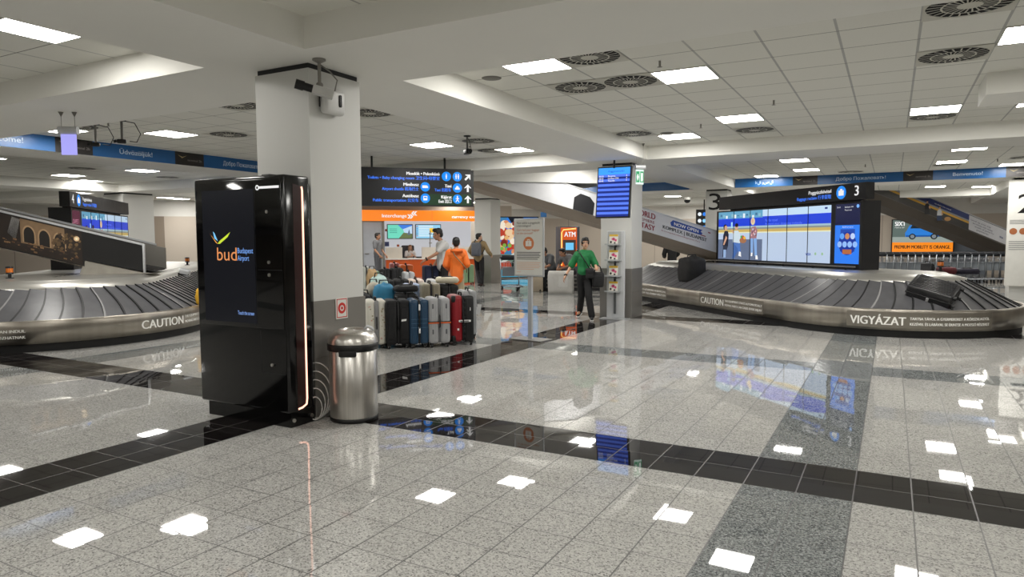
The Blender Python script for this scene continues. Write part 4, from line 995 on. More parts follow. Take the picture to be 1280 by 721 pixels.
# ------------------------------------------------------------------ luggage trolleys
TB = pm('#9a9ea3', .35, .8); TBL = pm('#15191f', .5)
def make_trolley():
    t = thing('luggage_trolley', '', 'trolley')
    m = MB()
    for sx in (-1, 1):
        m.tube([(sx*.29, .42, .14), (sx*.24, -.3, .13), (sx*.12, -.55, .15)], .018, TB)
        m.tube([(sx*.29, .42, .14), (sx*.29, .40, .5), (sx*.3, .45, .98)], .018, TB)
    m.tube([(-.12, -.55, .15), (.12, -.55, .15)], .018, TB); m.tube([(-.29, .42, .14), (.29, .42, .14)], .016, TB)
    for k in range(5): m.tube([(-.22+.11*k, .42, .16), (-.1+.05*k, -.52, .16)], .008, TB, 6)
    m.build('frame', t)
    m = MB(); m.tube([(-.3, .45, .98), (-.2, .52, 1.03), (.2, .52, 1.03), (.3, .45, .98)], .04, TBL); m.rbox(-.26, .26, .45, .6, .92, 1.08, .05, TBL); m.build('handle', t)
    m = MB()
    for z in (.72, .86): m.tube([(-.27, .42, z), (-.25, .2, z), (.25, .2, z), (.27, .42, z)], .01, TB)
    for k in range(7): m.tube([(-.24+.08*k, .2, .72), (-.24+.08*k, .2, .86)], .006, TB, 6)
    m.build('basket', t)
    m = MB(); m.box(-.26, .26, .37, .385, .42, .7, pm('#7c8288', .4)); m.build('back_plate', t)
    for x, y in ((-.27, .36), (.27, .36), (0, -.47)):
        m = MB(); m.cyl((x-.025, y, .075), (x+.025, y, .075), .075, RUBD, 14).cyl((x-.03, y, .075), (x+.03, y, .075), .03, TB, 10); m.build('wheel', t)
    return t
tr0 = make_trolley(); tr0.location = (-10.2, 18.6, 0); tr0.rotation_euler = (0, 0, YAW+.25); tr0['label'] = 'luggage trolley parked behind the notice stand, beside the food advert'
TG = 'luggage trolleys nested in a row'
for k in range(20):
    p = Vector((-.2, 27.3)).lerp(Vector((3.95, 29.45)), k/19)
    dup(tr0, (p.x-.3, p.y, 0), YAW-pi/2+.9, 'luggage trolley nested in the row behind the right carousel, %s from the left' % ORD[k], TG)
# ------------------------------------------------------------------ currency exchange booth, far behind the luggage
SHX, SHY = -17.74, 23.73
t = thing('exchange_booth', 'brightly lit currency exchange booth with an orange sign band', 'booth', (SHX, SHY, 0), pi/4)
u = .0353
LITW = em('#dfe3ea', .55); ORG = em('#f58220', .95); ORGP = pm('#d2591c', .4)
X0, X1 = -2.3, 2.75
MB().box(X0-.3, X0, -.05, 1.6, 0, 3.05, TAUPE).box(X0, X1+.2, -.02, .1, 2.83, 3.05, TAUPE).build('surround', t)
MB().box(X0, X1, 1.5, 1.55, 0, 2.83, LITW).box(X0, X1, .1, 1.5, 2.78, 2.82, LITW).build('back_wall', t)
sg = MB().box(X0+.02, X1, -.08, .05, 2.37, 2.82, ORG).build('sign_band', t)
MB().text('currency exchange', 1.55, 2.5, -.085, .13, TXW, w=1.5, bold=.01).build('small_lettering', sg)
m = MB(); m.text('Interchange', -1.42, 2.52, -.085, .15, TXW, w=1.02, bold=.01)
for dx, dz in ((-.3, 2.47), (-.2, 2.47), (-.08, 2.6), (.02, 2.6)):
    sg_ = -1 if dz > 2.5 else 1
    m.shape([(dx-.05*sg_, dz), (dx+.02*sg_, dz), (dx+.1*sg_, dz+.09), (dx+.02*sg_, dz+.18), (dx-.05*sg_, dz+.18), (dx+.03*sg_, dz+.09)][::sg_], -.085, TXW)
m.build('lettering', sg); MB().box(.7, .71, -.086, -.08, 2.37, 2.82, pm('#9c4f12', .5)).build('band_joint', sg)
dr = MB().box(-2.2, -1.38, .06, .1, 0, 2.33, pm('#b9bec6', .3)).build('door', t)
MB().box(-2.24, -2.18, .02, .1, 0, 2.37, STEELD).box(-1.4, -1.3, .02, .1, 0, 2.37, STEELD).box(-2.24, -1.3, .02, .1, 2.32, 2.37, STEELD).build('door_frame', dr); MB().box(-2.12, -1.95, .02, .05, .98, 1.02, STEELD).build('handle', dr)
MB().box(-1.25, X1, .05, .5, 0, .74, ORGP).build('counter_front', t)
MB().box(-1.28, X1, .0, .6, .74, .8, pm('#e8e4dc', .4)).build('counter_top', t)
m = MB(); m.box(-1.25, -.55, .12, .2, .8, 1.26, pm('#d9d2c6', .5)).box(.28, X1, .12, .2, .8, 1.26, pm('#d9d2c6', .5)); m.build('counter_screen', t)
for k, (a, b_) in enumerate(((-1.05, .08), (.2, 1.35))):
    tv = MB().rbox(a, b_, 1.38, 1.46, 1.62, 2.27, .01, BLK).build('wall_display', t)
    m = MB(); a += .03; b_ -= .03; y = 1.375; w_ = b_-a
    if k == 0:
        m.rect(a, b_, 1.65, 2.24, y, em('#6fd8bf', .9)); m.shape([(a+.42*w_, 2.24), (b_, 2.24), (b_, 1.95), (a+.6*w_, 2.05)], y-.002, em('#3f7fe0', .9)); m.shape([(a+.62*w_, 2.05), (b_, 2.2), (b_, 1.75), (a+.7*w_, 1.85)], y-.003, em('#bcd9f2', .9))
        m.shape([(a+.45*w_, 1.65), (b_, 1.65), (b_, 1.85), (a+.65*w_, 1.9)], y-.004, em('#6b7a4f', .8)); m.shape([(a+.8*w_, 1.8), (a+.88*w_, 2.05), (a+.93*w_, 1.8)], y-.005, em('#5f6f8a', .8))
        for q in range(3): m.rect(a+.08, a+.4, 2.05-.08*q, 2.07-.08*q, y-.003, em('#3f8f80', .8))
    else:
        m.rect(a, b_, 1.65, 2.24, y, em('#8fd0f0', .9))
        for q in range(6): m.rect(a+.12, a+.7*w_, 2.16-.085*q, 2.2-.085*q, y-.002, em('#e8f4fb', .9)); m.rect(a+.02, a+.07, 2.16-.085*q, 2.2-.085*q, y-.002, em(('#d2483a', '#2f5fc0', '#2f5fc0', '#3a6fc8', '#20407f', '#c8443a')[q], .8))
        m.rect(a+.55*w_, a+.75*w_, 1.9, 2.1, y-.003, em('#f2c63a', .9))
    m.build('display_picture', tv)
m = MB(); m.tube([(-.02+.66, .16, 1.26), (.66, .16, 1.98)], .02, STEELD); m.rbox(.6, .72, .1, .2, 1.42, 1.46, .01, STEELD).rbox(.6, .72, .1, .2, 1.82, 1.86, .01, STEELD); m.build('post', t)
m = MB(); m.rbox(-1.18, -1.08, .9, 1.0, 1.95, 2.05, .01, pm('#7a3a1f', .5)).rbox(-1.2, -1.02, .9, 1.0, 1.3, 1.5, .01, pm('#3b4a78', .5)).rbox(-.68, -.58, .9, 1.0, 1.28, 1.38, .01, pm('#b0552a', .5)); m.build('wall_fittings', t)
tag(MB().box(X0-2.3, X0-.3, -.02, .05, 0, ZS, TAUPE).box(X1+.2, X1+1.5, -.02, .05, 0, ZS, BEIGE).build('trim_4', loc=(SHX, SHY, 0), rz=pi/4), kind='structure')
def at_sh(x, y): 
    c = r2_; return (SHX+(x-y)*c, SHY+(x+y)*c)
ch = at_sh(-.18, 1.0)
t = thing('office_chair', 'dark high-backed office chair behind the exchange counter', 'chair', (*ch, 0), pi/4)
MB().rbox(-.28, .28, .14, .24, .6, 1.34, .06, pm('#2e3036', .6)).build('backrest', t); MB().rbox(-.27, .27, -.25, .25, .45, .55, .04, pm('#2e3036', .6)).build('seat', t)
m = MB().cyl((0, 0, .08), (0, 0, .45), .03, BLK)
for k in range(5): m.cyl((0, 0, .08), (.28*cos(k*1.257), .28*sin(k*1.257), .03), .02, BLK, 8)
m.build('base', t)
cp = at_sh(-.4, .3); t = thing('card_terminal', 'small black device on the exchange counter top, left of the clerk', 'device', (*cp, .8), pi/4); MB().rbox(-.2, .08, -.06, .06, 0, .05, .02, BLK).build('case', t); MB().rect(-.16, .0, .02, .045, -.061, DARK).build('screen', t)
cp = at_sh(.16, .3); t = thing('card_terminal', 'small black device on the exchange counter top, right of the clerk', 'device', (*cp, .8), pi/4); MB().rbox(-.1, .14, -.06, .06, 0, .06, .02, BLK).build('case', t); MB().rect(-.06, .08, .02, .05, -.061, DARK).build('screen', t)
# ------------------------------------------------------------------ cash machine
t = thing('cash_machine', 'orange-edged cash machine with a small blue screen behind the seated men', 'cash machine', (-9.85, 22.1, 0), YAW+.2)
MB().rbox(-.36, .36, 0, .6, 0, 2.02, .03, pm('#4d5058', .5)).build('cabinet', t)
MB().rbox(-.34, .25, -.03, .02, .62, 1.98, .03, em('#e85f1e', .6)).build('orange_front', t)
m = MB(); Y_ = em('#ffc56a', 1.3)
m.tube([(-.31, -.035, .66), (-.31, -.035, 1.8), (-.25, -.035, 1.9), (.2, -.035, 1.94)], .022, Y_); m.build('light_edge', t)
MB().rbox(-.26, .2, -.04, 0, .9, 1.55, .01, pm('#4a3a34', .4)).build('recess', t); MB().rect(-.17, .12, 1.2, 1.45, -.043, em('#6fc3f0', .9)).build('screen', t)
MB().text('ATM', -.22, 1.66, -.034, .18, TXW, w=.4, bold=.012).build('lettering', t); MB().box(-.1, .1, -.1, -.03, .98, 1.02, ALU).build('keypad', t)
# lit food advert
t = thing('food_advert', 'bright backlit food advert in reds and blues beside the far pillar', 'advert', (-13.85, 24.15, 0), pi/4)
MB().box(-.1, 1.65, 0, .15, .02, 2.5, BLK).build('light_box', t)
m = MB(); random.seed(21); m.rect(-.06, 1.61, .06, 2.46, -.004, em('#3f7fb0', .8))
m.shape([(-.06, 1.5), (.9, 1.3), (1.6, 2.46), (.3, 2.46)], -.006, em('#2f78d0', .9)); m.shape([(.35, 2.46), (.7, 1.9), (1.0, 2.46)], -.007, em('#0f1c30', .4))
for k in range(46):
    x = random.uniform(0, .9); z = random.uniform(.9, 2.3)
    m.disc(x, z, random.uniform(.06, .17), -.008-.0002*k, em(random.choice(('#b8402c', '#e8c9a0', '#d98a5c', '#f1e4d0', '#7a2a22', '#e0b070')), .85), 14)
for k in range(10): m.disc(random.uniform(0, .8), random.uniform(1.0, 1.35), random.uniform(.05, .1), -.02-.0003*k, em(random.choice(('#4f9a3c', '#c8332a', '#7fb04a')), .8), 12)
m.shape([(-.06, .06), (1.6, .06), (1.6, .9), (-.06, 1.0)], -.03, em('#6f8a80', .7)); m.shape([(-.06, .06), (1.6, .06), (1.6, .3), (-.06, .36)], -.031, em('#4fb4d8', .7)); m.shape([(-.06, .62), (.7, 1.12), (.8, 1.02), (-.06, .5)], -.032, em('#d5ddd6', .7)); m.shape([(.3, .5), (.9, 1.0), (1.0, .9), (.45, .4)], -.033, em('#24302c', .4)); m.shape([(-.06, .4), (.5, .45), (.4, .7), (-.06, .66)], -.034, em('#b8503c', .7))
m.build('picture', t)
# car hire advert on the far wall
t = thing('car_advert', 'backlit advert of a blue car over an orange band on the far wall', 'advert', (.05, 35.75, 0), 0)
MB().box(-.08, 2.35, 0, .15, .75, 2.42, BLK).build('light_box', t)
m = MB(); m.rect(-.03, 2.3, 1.38, 2.38, -.004, em('#5f6f6a', .8)); m.rect(-.03, 2.3, 1.38, 1.62, -.005, em('#9aa6a0', .8)); m.rect(-.03, 2.3, .8, 1.38, -.005, em('#f58a1f', .95)); m.build('picture', t)
m = MB(); CB = em('#2b7fd8', .85); CBD = em('#1b5aa8', .8)
m.shape([(.48, 1.62), (.46, 1.8), (.52, 1.9), (.62, 2.12), (.8, 2.2), (1.2, 2.2), (1.5, 2.0), (1.78, 1.92), (1.84, 1.78), (1.82, 1.64)], -.008, CB)
m.shape([(.66, 2.0), (.72, 2.14), (1.18, 2.15), (1.4, 2.0)], -.009, em('#22303c', .5)); m.shape([(.5, 1.62), (1.82, 1.64), (1.82, 1.7), (.5, 1.7)], -.009, CBD)
for x in (.75, 1.58): m.disc(x, 1.64, .13, -.011, em('#15181c', .4), 20).disc(x, 1.64, .085, -.012, em('#8d98a2', .6), 16)
m.build('car_picture', t)
m = MB(); m.text('SIXT', .04, 2.12, -.01, .2, TXW, w=.42, bold=.02).build('emblem_lettering', t)
MB().text('rent a car', .05, 2.02, -.01, .06, TXW, w=.38).build('small_lettering', t)
MB().text('PREMIUM MOBILITY IS ORANGE.', .05, 1.1, -.01, .16, em('#3a2410', .3), w=2.15, bold=.012).build('slogan', t)
MB().text('in the arrivals hall', .7, .92, -.01, .05, em('#b86a1a', .7), w=.8).build('small_lettering', t)
# ------------------------------------------------------------------ wrapped parcel, bench
t = thing('wrapped_parcel', 'large white parcel wrapped in film on the floor in front of the seated men', 'parcel', (-8.35, 18.05, 0), YAW-.15)
bm = bmesh.new(); bmesh.ops.create_cube(bm, size=1); bmesh.ops.subdivide_edges(bm, edges=bm.edges[:], cuts=5, use_grid_fill=True)
rnd = random.Random(4)
for v in bm.verts:
    p = v.co*2; rr = 1-.035*max(0, (abs(p.x)**6+abs(p.y)**6+abs(p.z)**6-1.6)); v.co = Vector((p.x*.36*rr+rnd.uniform(-.012, .012), p.y*.28*rr+.28+rnd.uniform(-.012, .012), max(0, (p.z*.5+.5)*.64+rnd.uniform(-.014, .014))))
MB().bm(bm, pm('#dcdad5', .3, var=.12, scale=7), True).build('film', t)
MB().rect(-.05, .22, .2, .5, -.02, pm('#e6e5e1', .5)).build('paper_sheet', t)
t = thing('bench', 'low dark metal bench under the two seated men', 'bench', (-8.4, 19.5, 0), YAW)
MB().rbox(-1.55, 1.55, -.24, .24, .42, .46, .02, pm('#4a4a4c', .4, .4)).build('seat', t)
MB().box(-1.5, 1.5, -.2, .2, 0, .42, pm('#2a2a2c', .5)).build('base', t)
for z in (.12, .24, .36): MB().box(-1.5, 1.5, -.215, -.2, z-.02, z+.02, STEELD).build('trim_strip', t)
t = thing('cardboard_box', 'beige box beside the wrapped parcel, behind the notice pole', 'box', (-9.35, 18.5, 0), YAW)
MB().rbox(-.2, .2, 0, .4, 0, .42, .01, pm('#b5a894', .7)).build('carton', t); MB().box(-.03, .03, -.002, .4, .42, .423, pm('#9c8b6c', .5)).build('tape', t)
# ------------------------------------------------------------------ small hanging things
def exit_sign(lab, x, y, z0, z1, rz, lit, w_=.34, pict=True, ztop=ZC):
    t = thing('exit_sign', lab, 'sign', (x, y, 0), rz)
    mh = MB().cyl((-w_/2, 0, z1), (w_/2, 0, z1), .045, ALU, 16); mh.build('housing', t)
    pn = MB().box(-w_/2+.02, w_/2-.02, -.006, .006, z0, z1-.04, lit).build('panel', t)
    for sx in (-.5, .5): MB().cyl((sx*w_*.7, 0, z1+.03), (sx*w_*.7, 0, ztop), .003, STEELD, 6).lathe([(.0, ztop-.06), (.028, ztop), (.0, ztop)], STEELD, 10, (sx*w_*.7, 0)).build('wire', t)
    if pict:
        m = MB(); zc = (z0+z1-.04)/2; G = em('#17925a', .8)
        for sx in (-.042, .042): m.rect(sx-.036, sx+.036, zc-.1, zc+.1, -.008, G)
        m.shape([(-.045, zc-.08), (-.02, zc), (-.045, zc+.06), (-.065, zc)], -.01, TXW); m.rect(.025, .06, zc-.08, zc+.07, -.01, TXW); m.build('pictogram', t)
exit_sign('hanging exit sign seen from its glowing violet back at far left', -8.42, 4.62, 2.56, 2.84, YAW+.1, em('#a3a0f2', .95), .21, False, ZS)
exit_sign('green running-man exit sign hanging right of the arrivals screen', -4.08, 12.27, 2.56, 2.87, YAW+.35, em('#cfe8dc', .9), .2)
def hang_cam(lab, x, y, drop, rz, z=ZC, s=1.):
    t = thing('security_camera', lab, 'camera', (x, y, z), rz)
    MB().lathe([(0, 0), (.06, 0), (.06, -.015), (0, -.02)], DARK, 16).cyl((0, 0, 0), (0, 0, -drop), .018, pm('#6d6b66', .5), 10).build('bracket', t)
    m = MB(); m.rbox(-.06*s, .06*s, -.13*s, .1*s, -drop-.06*s, -drop+.05*s, .02, BLK); m.build('camera_body', t)
    MB().cyl((0, -.13*s, -drop), (0, -.2*s, -drop-.01), .04*s, BLK, 12).build('lens', t)
    MB().tube([(.0, .02, -.01), (.1, .18, -.05), (.16, .26, -drop*.7), (.1, .2, -drop-.02), (.02, .1, -drop)], .006, BLK, 6).build('cable', t)
hang_cam('left of two hanging security cameras near the left blue banner', -10.45, 6.12, .3, YAW-1.2, s=.55)
hang_cam('right of two hanging security cameras near the left blue banner', -9.8, 6.12, .3, YAW-1.2, s=.55)
hang_cam('single hanging security camera above the direction sign', -6.3, 9.9, .26, YAW+.4, s=.8)
t = thing('ceiling_camera', 'small black dome camera on the ceiling above the now-open ramp', 'camera', (-6.6, 25.3, ZS-.04), 0)
MB().lathe([(.14, .06), (.14, .0), (.12, -.02)], pm('#c7c6c0', .5), 18).build('ring', t); MB().lathe([(.12, -.02), (.1, -.09), (.05, -.13), (0, -.14)], BLKG, 18).build('dome', t)
t = thing('flight_screen', 'distant hanging screen of blue symbols beside the far pillar marked 3', 'screen', (-6.23, 26.4, 0), YAW)
MB().box(-.3, .3, 0, .08, 1.86, 2.68, BLK).build('housing', t)
m = MB()
for k in range(3):
    for j in range(3): m.disc(-.18+.18*j, 2.5-.25*k, .07, -.004, em(('#3fa0ff', '#2f7fe8', '#8fd0ff')[(j+k) % 3] if j else '#e8f0f8', .9), 14)
m.build('symbols', t); MB().cyl((0, .04, 2.68), (0, .04, ZS), .025, BLK).build('hanging_rod', t)
t = thing('wall_notice', 'small blue pictogram sign hanging beyond the notice stand', 'sign', (-12.7, 25.8, 0), YAW); MB().rbox(-.15, .15, 0, .05, 2.45, 2.85, .02, pm('#c8c8c8', .4)).build('box', t); MB().rect(-.12, .12, 2.5, 2.7, -.003, em('#2f5f8f', .7)).build('picture', t); MB().cyl((0, .02, 2.85), (0, .02, ZC), .006, STEELD).build('wire', t)
t = thing('alarm_point', 'tiny red alarm point on the beige wall beside the left video wall', 'alarm', (-28.1, 17.88, 0), pi/4); MB().rbox(-.09, .09, -.06, 0, 2.0, 2.2, .01, RED).build('case', t); MB().disc(0, 2.1, .04, -.062, WTXT).build('button', t)
t = thing('wall_notice', 'small framed notice on the beige wall behind the left carousel', 'sign', (-27.93, 18.05, 0), pi/4); MB().box(-.22, .22, -.03, 0, 1.2, 1.78, pm('#9a9a98', .5)).build('frame', t); MB().rect(-.18, .18, 1.24, 1.74, -.032, pm('#bdbab2', .5)).disc(0, 1.58, .08, -.034, DARK).rect(-.03, .03, 1.38, 1.52, -.034, DARK).build('print', t)

# luggage on the far side of the right carousel
duffel('holdall', 'dark red bag on the far side of the right carousel, before the trolleys', .95, 15.9, .85, .3, .25, .14, '#5a1a22', rz=YAW)
suitcase('upright dark grey cabin case at the far side of the right carousel, before the trolleys', .72, 15.75, .1, .25, .27, 'hard', '#3a3b3e', rz=YAW+.3, z=.82)
duffel('holdall', 'long dark purple bag on the far side of the right carousel', 1.3, 16.1, .85, .42, .25, .11, '#1d1a2c', rz=YAW)
# ------------------------------------------------------------------ people
SKIN = pm('#c79c80', .55, var=.06, scale=5); SKIND = pm('#a87b60', .55, var=.06, scale=5); HAIR = pm('#14110f', .45, var=.3, scale=40)
def V3(p): return Vector(p)
def capsule(bm, a, b, ra, rb, sub=2):
    a = V3(a); b = V3(b); pts = []
    t = bmesh.new(); bmesh.ops.create_icosphere(t, subdivisions=sub, radius=1)
    base = [v.co.copy() for v in t.verts]; t.free()
    vs = [bm.verts.new(a+p*ra) for p in base]+[bm.verts.new(b+p*rb) for p in base]
    r = bmesh.ops.convex_hull(bm, input=vs, use_existing_faces=False)
    bmesh.ops.delete(bm, geom=list({g for g in r['geom_interior'] if isinstance(g, bmesh.types.BMVert)} | {g for g in r['geom_unused'] if isinstance(g, bmesh.types.BMVert)}), context='VERTS')
def ellip(bm, c, r, M=None, sub=3):
    rr = bmesh.ops.create_icosphere(bm, subdivisions=sub, radius=1)
    for v in rr['verts']:
        p = Vector((v.co.x*r[0], v.co.y*r[1], v.co.z*r[2]))
        if M: p = M @ p
        v.co = p+V3(c)
def remesh(shapes, name, parent, mat, vox=.01, smooth=2, regions=None):
    """one continuous surface grown from overlapping tapered limbs"""
    bm = bmesh.new()
    for s in shapes:
        if s[0] == 'c': capsule(bm, *s[1:5])
        else: ellip(bm, s[1], s[2], s[3] if len(s) > 3 else None)
    bmesh.ops.recalc_face_normals(bm, faces=bm.faces[:])
    me = bpy.data.meshes.new('tmp'); bm.to_mesh(me); bm.free()
    o = bpy.data.objects.new('tmp', me); COL.objects.link(o)
    r = o.modifiers.new('r', 'REMESH'); r.mode = 'VOXEL'; r.voxel_size = vox; r.use_smooth_shade = True
    if smooth: s_ = o.modifiers.new('s', 'SMOOTH'); s_.iterations = smooth; s_.factor = .5
    dg = bpy.context.evaluated_depsgraph_get(); dg.update()
    m2 = bpy.data.meshes.new_from_object(o.evaluated_get(dg)); bpy.data.objects.remove(o); bpy.data.meshes.remove(me)
    m2.name = name; m2.materials.clear(); m2.materials.append(mat)
    if regions:
        for mt, fn in regions: m2.materials.append(mt)
        for p in m2.polygons:
            for k, (mt, fn) in enumerate(regions):
                if fn(p.center): p.material_index = k+1
    for p in m2.polygons: p.use_smooth = True
    ob = bpy.data.objects.new(name, m2); COL.objects.link(ob); ob.parent = parent
    return ob
def hand(S, el, wr, palm_n, s=1., curl=.5, side=1):
    """palm, four unequal bent fingers and a thumb leaving the side of the palm"""
    d = (V3(wr)-V3(el)).normalized(); n = V3(palm_n); n = (n-d*n.dot(d)).normalized(); sd = d.cross(n)*side
    w_ = V3(wr); S.append(('c', w_, w_+d*.03*s, .026*s, .03*s))
    for k in (-1, 0, 1): S.append(('c', w_+d*.02*s+sd*.018*k*s, w_+d*.075*s+sd*.024*k*s, .016*s, .015*s))
    for k, ln in zip((-1.5, -.5, .5, 1.5), (.06, .075, .08, .07)):
        b = w_+d*.08*s+sd*.019*k*s; c = b+(d*(1-curl*.4)+n*curl*.5).normalized()*ln*.5*s; e = c+(d*(1-curl)+n*curl).normalized()*ln*.55*s
        S.append(('c', b, c, .0095*s, .009*s)); S.append(('c', c, e, .009*s, .0075*s))
    b = w_+d*.025*s+sd*.026*s; c = b+(d*.6+sd*.7+n*.25).normalized()*.04*s; e = c+(d*.85+sd*.3+n*.35).normalized()*.035*s
    S.append(('c', b, c, .012*s, .0105*s)); S.append(('c', c, e, .0105*s, .0085*s))
BASE = dict(pelvis=(0, 0, .93), waist=(0, 0, 1.08), chest=(0, 0, 1.27), neck=(0, .01, 1.44), head=(0, -.02, 1.59),
            shL=(.18, 0, 1.39), elL=(.24, .02, 1.11), wrL=(.26, -.06, .87), shR=(-.18, 0, 1.39), elR=(-.24, .02, 1.11), wrR=(-.26, -.06, .87),
            hiL=(.085, 0, .9), knL=(.095, -.02, .49), anL=(.1, .02, .08), hiR=(-.085, 0, .9), knR=(-.095, -.02, .49), anR=(-.1, .02, .08), ftL=(0, -1), ftR=(0, -1), hyaw=0., htilt=0.)
def person(lab, loc, rz, pose, top, trousers, shoe, skin=SKIN, sleeve='short', hair='short', top_name='shirt', scale=1., female=False, top_len=.0, loose=0., low=False, haircol=None):
    J = dict(BASE); J.update(pose); g = lambda k: V3(J[k])
    t = thing('person', lab, 'person', loc, rz); t.scale = (scale,)*3
    S = []
    sw = .9 if female else 1.
    S += [('e', g('pelvis'), (.155*sw, .105, .12)), ('c', g('pelvis'), g('waist'), .12*sw, .115*sw), ('c', g('waist'), g('chest'), .115*sw, .13*sw)]
    S += [('c', g('shL').lerp(g('chest'), .35), g('shR').lerp(g('chest'), .35), .105*sw, .105*sw), ('c', g('shL').lerp(g('neck'), .15), g('shR').lerp(g('neck'), .15), .055, .055)]
    S += [('c', g('chest'), g('neck'), .09, .05), ('c', g('neck'), g('head')+V3((0, .015, -.06)), .05*sw, .05*sw)]
    for s_ in 'LR':
        S += [('c', g('sh'+s_), g('el'+s_), .05*sw, .038*sw), ('c', g('el'+s_), g('wr'+s_), .038*sw, .026*sw)]
        S += [('c', g('hi'+s_), g('kn'+s_), .083, .055), ('c', g('kn'+s_), g('an'+s_), .052, .036), ('c', g('kn'+s_).lerp(g('an'+s_), .25)+V3((0, .015, 0)), g('an'+s_), .054, .034)]
        f = V3((*J['ft'+s_], 0)).normalized(); a = g('an'+s_)
        S += [('c', a+V3((0, 0, -.035))-f*.03, a+f*.14+V3((0, 0, -.05)), .038, .03)]
        inw = V3((-1 if s_ == 'L' else 1, 0, 0))
        hand(S, g('el'+s_), g('wr'+s_), J.get('palm'+s_, inw), .95 if female else 1.05, J.get('curl'+s_, .5), 1 if s_ == 'L' else -1)
    # head
    Hm = Matrix.Rotation(J['hyaw'], 3, 'Z') @ Matrix.Rotation(J['htilt'], 3, 'X'); h = g('head')
    hp = lambda x, y, z: h+Hm @ V3((x, y, z))
    Rm = Hm
    S += [('e', hp(0, .015, .03), (.074, .092, .088), Rm), ('e', hp(0, -.02, -.045), (.056, .066, .07), Rm), ('e', hp(0, -.052, -.088), (.03, .028, .024), Rm)]
    S += [('c', hp(0, -.088, .01), hp(0, -.104, -.03), .009, .014), ('e', hp(-.076, .012, -.01), (.012, .022, .032), Rm), ('e', hp(.076, .012, -.01), (.012, .022, .032), Rm), ('e', hp(0, -.082, -.06), (.024, .012, .012), Rm)]
    S += [('c', hp(-.05, -.074, .03), hp(.05, -.074, .03), .012, .012)]
    body = remesh(S, 'body', t, skin, .0125 if low else .009)
    m = MB()
    for sx in (-1, 1):
        m.ell(hp(sx*.03, -.083, .005), (.013, .008, .008), pm('#e8e4de', .3), sub=2); m.ell(hp(sx*.03, -.09, .005), (.0065, .004, .0065), HAIR, sub=2)
        m.tube([hp(sx*.016, -.092, .028), hp(sx*.032, -.09, .032), hp(sx*.048, -.08, .026)], .0045, HAIR, 6)
    m.build('eyes', t)
    m = MB(); m.ell(hp(0, -.091, -.06), (.02, .006, .007), pm('#9c5a50', .5), sub=2); m.build('mouth', t)
    # hair
    HC = haircol or HAIR; q = []
    q += [('e', hp(0, .028, .052), (.083, .093, .082), Rm), ('e', hp(0, .055, .0), (.074, .062, .085), Rm), ('e', hp(0, -.03, .098), (.068, .06, .035), Rm)]
    for sx in (-1, 1): q.append(('e', hp(sx*.062, .02, .03), (.022, .05, .055), Rm))
    if hair == 'fringe': q += [('e', hp(0, -.068, .075), (.06, .024, .028), Rm), ('e', hp(.06, -.02, .03), (.024, .05, .055), Rm), ('e', hp(-.06, -.02, .03), (.024, .05, .055), Rm)]
    if hair == 'tufty':
        for k in range(6): q.append(('e', hp(-.05+.02*k, -.045+.01*(k % 3), .115+.008*(k % 2)), (.02, .028, .02), Rm))
    if hair == 'long':
        for sx in (-1, 1): q += [('c', hp(sx*.075, .0, .02), hp(sx*.085, -.04, -.2), .032, .022)]
        q += [('c', hp(0, .07, .0), hp(0, .06, -.2), .07, .05)]
    remesh(q, 'hair', t, HC, .009, 1)
    # clothes
    L_ = .014+loose; q = []
    q += [('c', g('waist')+V3((0, 0, -.04-top_len)), g('waist'), .125*sw+L_+.01, .125*sw+L_), ('c', g('waist'), g('chest'), .122*sw+L_, .135*sw+L_)]
    q += [('c', g('shL').lerp(g('chest'), .35), g('shR').lerp(g('chest'), .35), .105*sw+L_, .105*sw+L_), ('c', g('shL').lerp(g('neck'), .12), g('shR').lerp(g('neck'), .12), .056+L_, .056+L_), ('c', g('chest'), g('neck').lerp(g('chest'), .22), .1+L_, .06+L_)]
    for s_ in 'LR':
        a, b, c = g('sh'+s_), g('el'+s_), g('wr'+s_)
        if sleeve == 'short': q.append(('c', a, a.lerp(b, .68), .058*sw+L_, .056*sw+L_))
        elif sleeve == 'wide': q += [('c', a, a.lerp(b, .6), .05+L_, .072), ('c', a.lerp(b, .6), a.lerp(b, .95), .072, .078), ('c', a.lerp(g('chest'), .5), a.lerp(b, .6), .08, .06)]
        else: q += [('c', a, b, .054+L_, .046+L_), ('c', b, b.lerp(c, .9), .046+L_, .036+L_)]
    remesh(q, top_name, t, top, .012)
    q = [('e', g('pelvis'), (.165*sw, .118, .125)), ('c', g('pelvis')+V3((0, 0, .05)), g('waist'), .128*sw, .122*sw)]
    for s_ in 'LR':
        wd = .012 if not female else .02
        q += [('c', g('hi'+s_), g('kn'+s_), .092, .068+wd*.5), ('c', g('kn'+s_), g('an'+s_)+V3((0, 0, .02)), .066+wd*.5, .052+wd)]
    remesh(q, 'trousers', t, trousers, .012)
    for s_ in 'LR':
        f = V3((*J['ft'+s_], 0)).normalized(); a = g('an'+s_); lift = J.get('heel'+s_, 0)
        ha = a+V3((0, 0, -.035))-f*.035; to = a+f*.15+V3((0, 0, -.05-lift))
        remesh([('c', ha, a+f*.05+V3((0, 0, -.035-lift*.3)), .044, .042), ('c', a+f*.03+V3((0, 0, -.04-lift*.2)), to, .042, .03)], 'shoe', t, shoe, .01, 1)
        m = MB(); sd = V3((-f.y, f.x, 0))
        b0 = ha-V3((0, 0, .042))-f*.04; b1 = to-V3((0, 0, .028))+f*.03
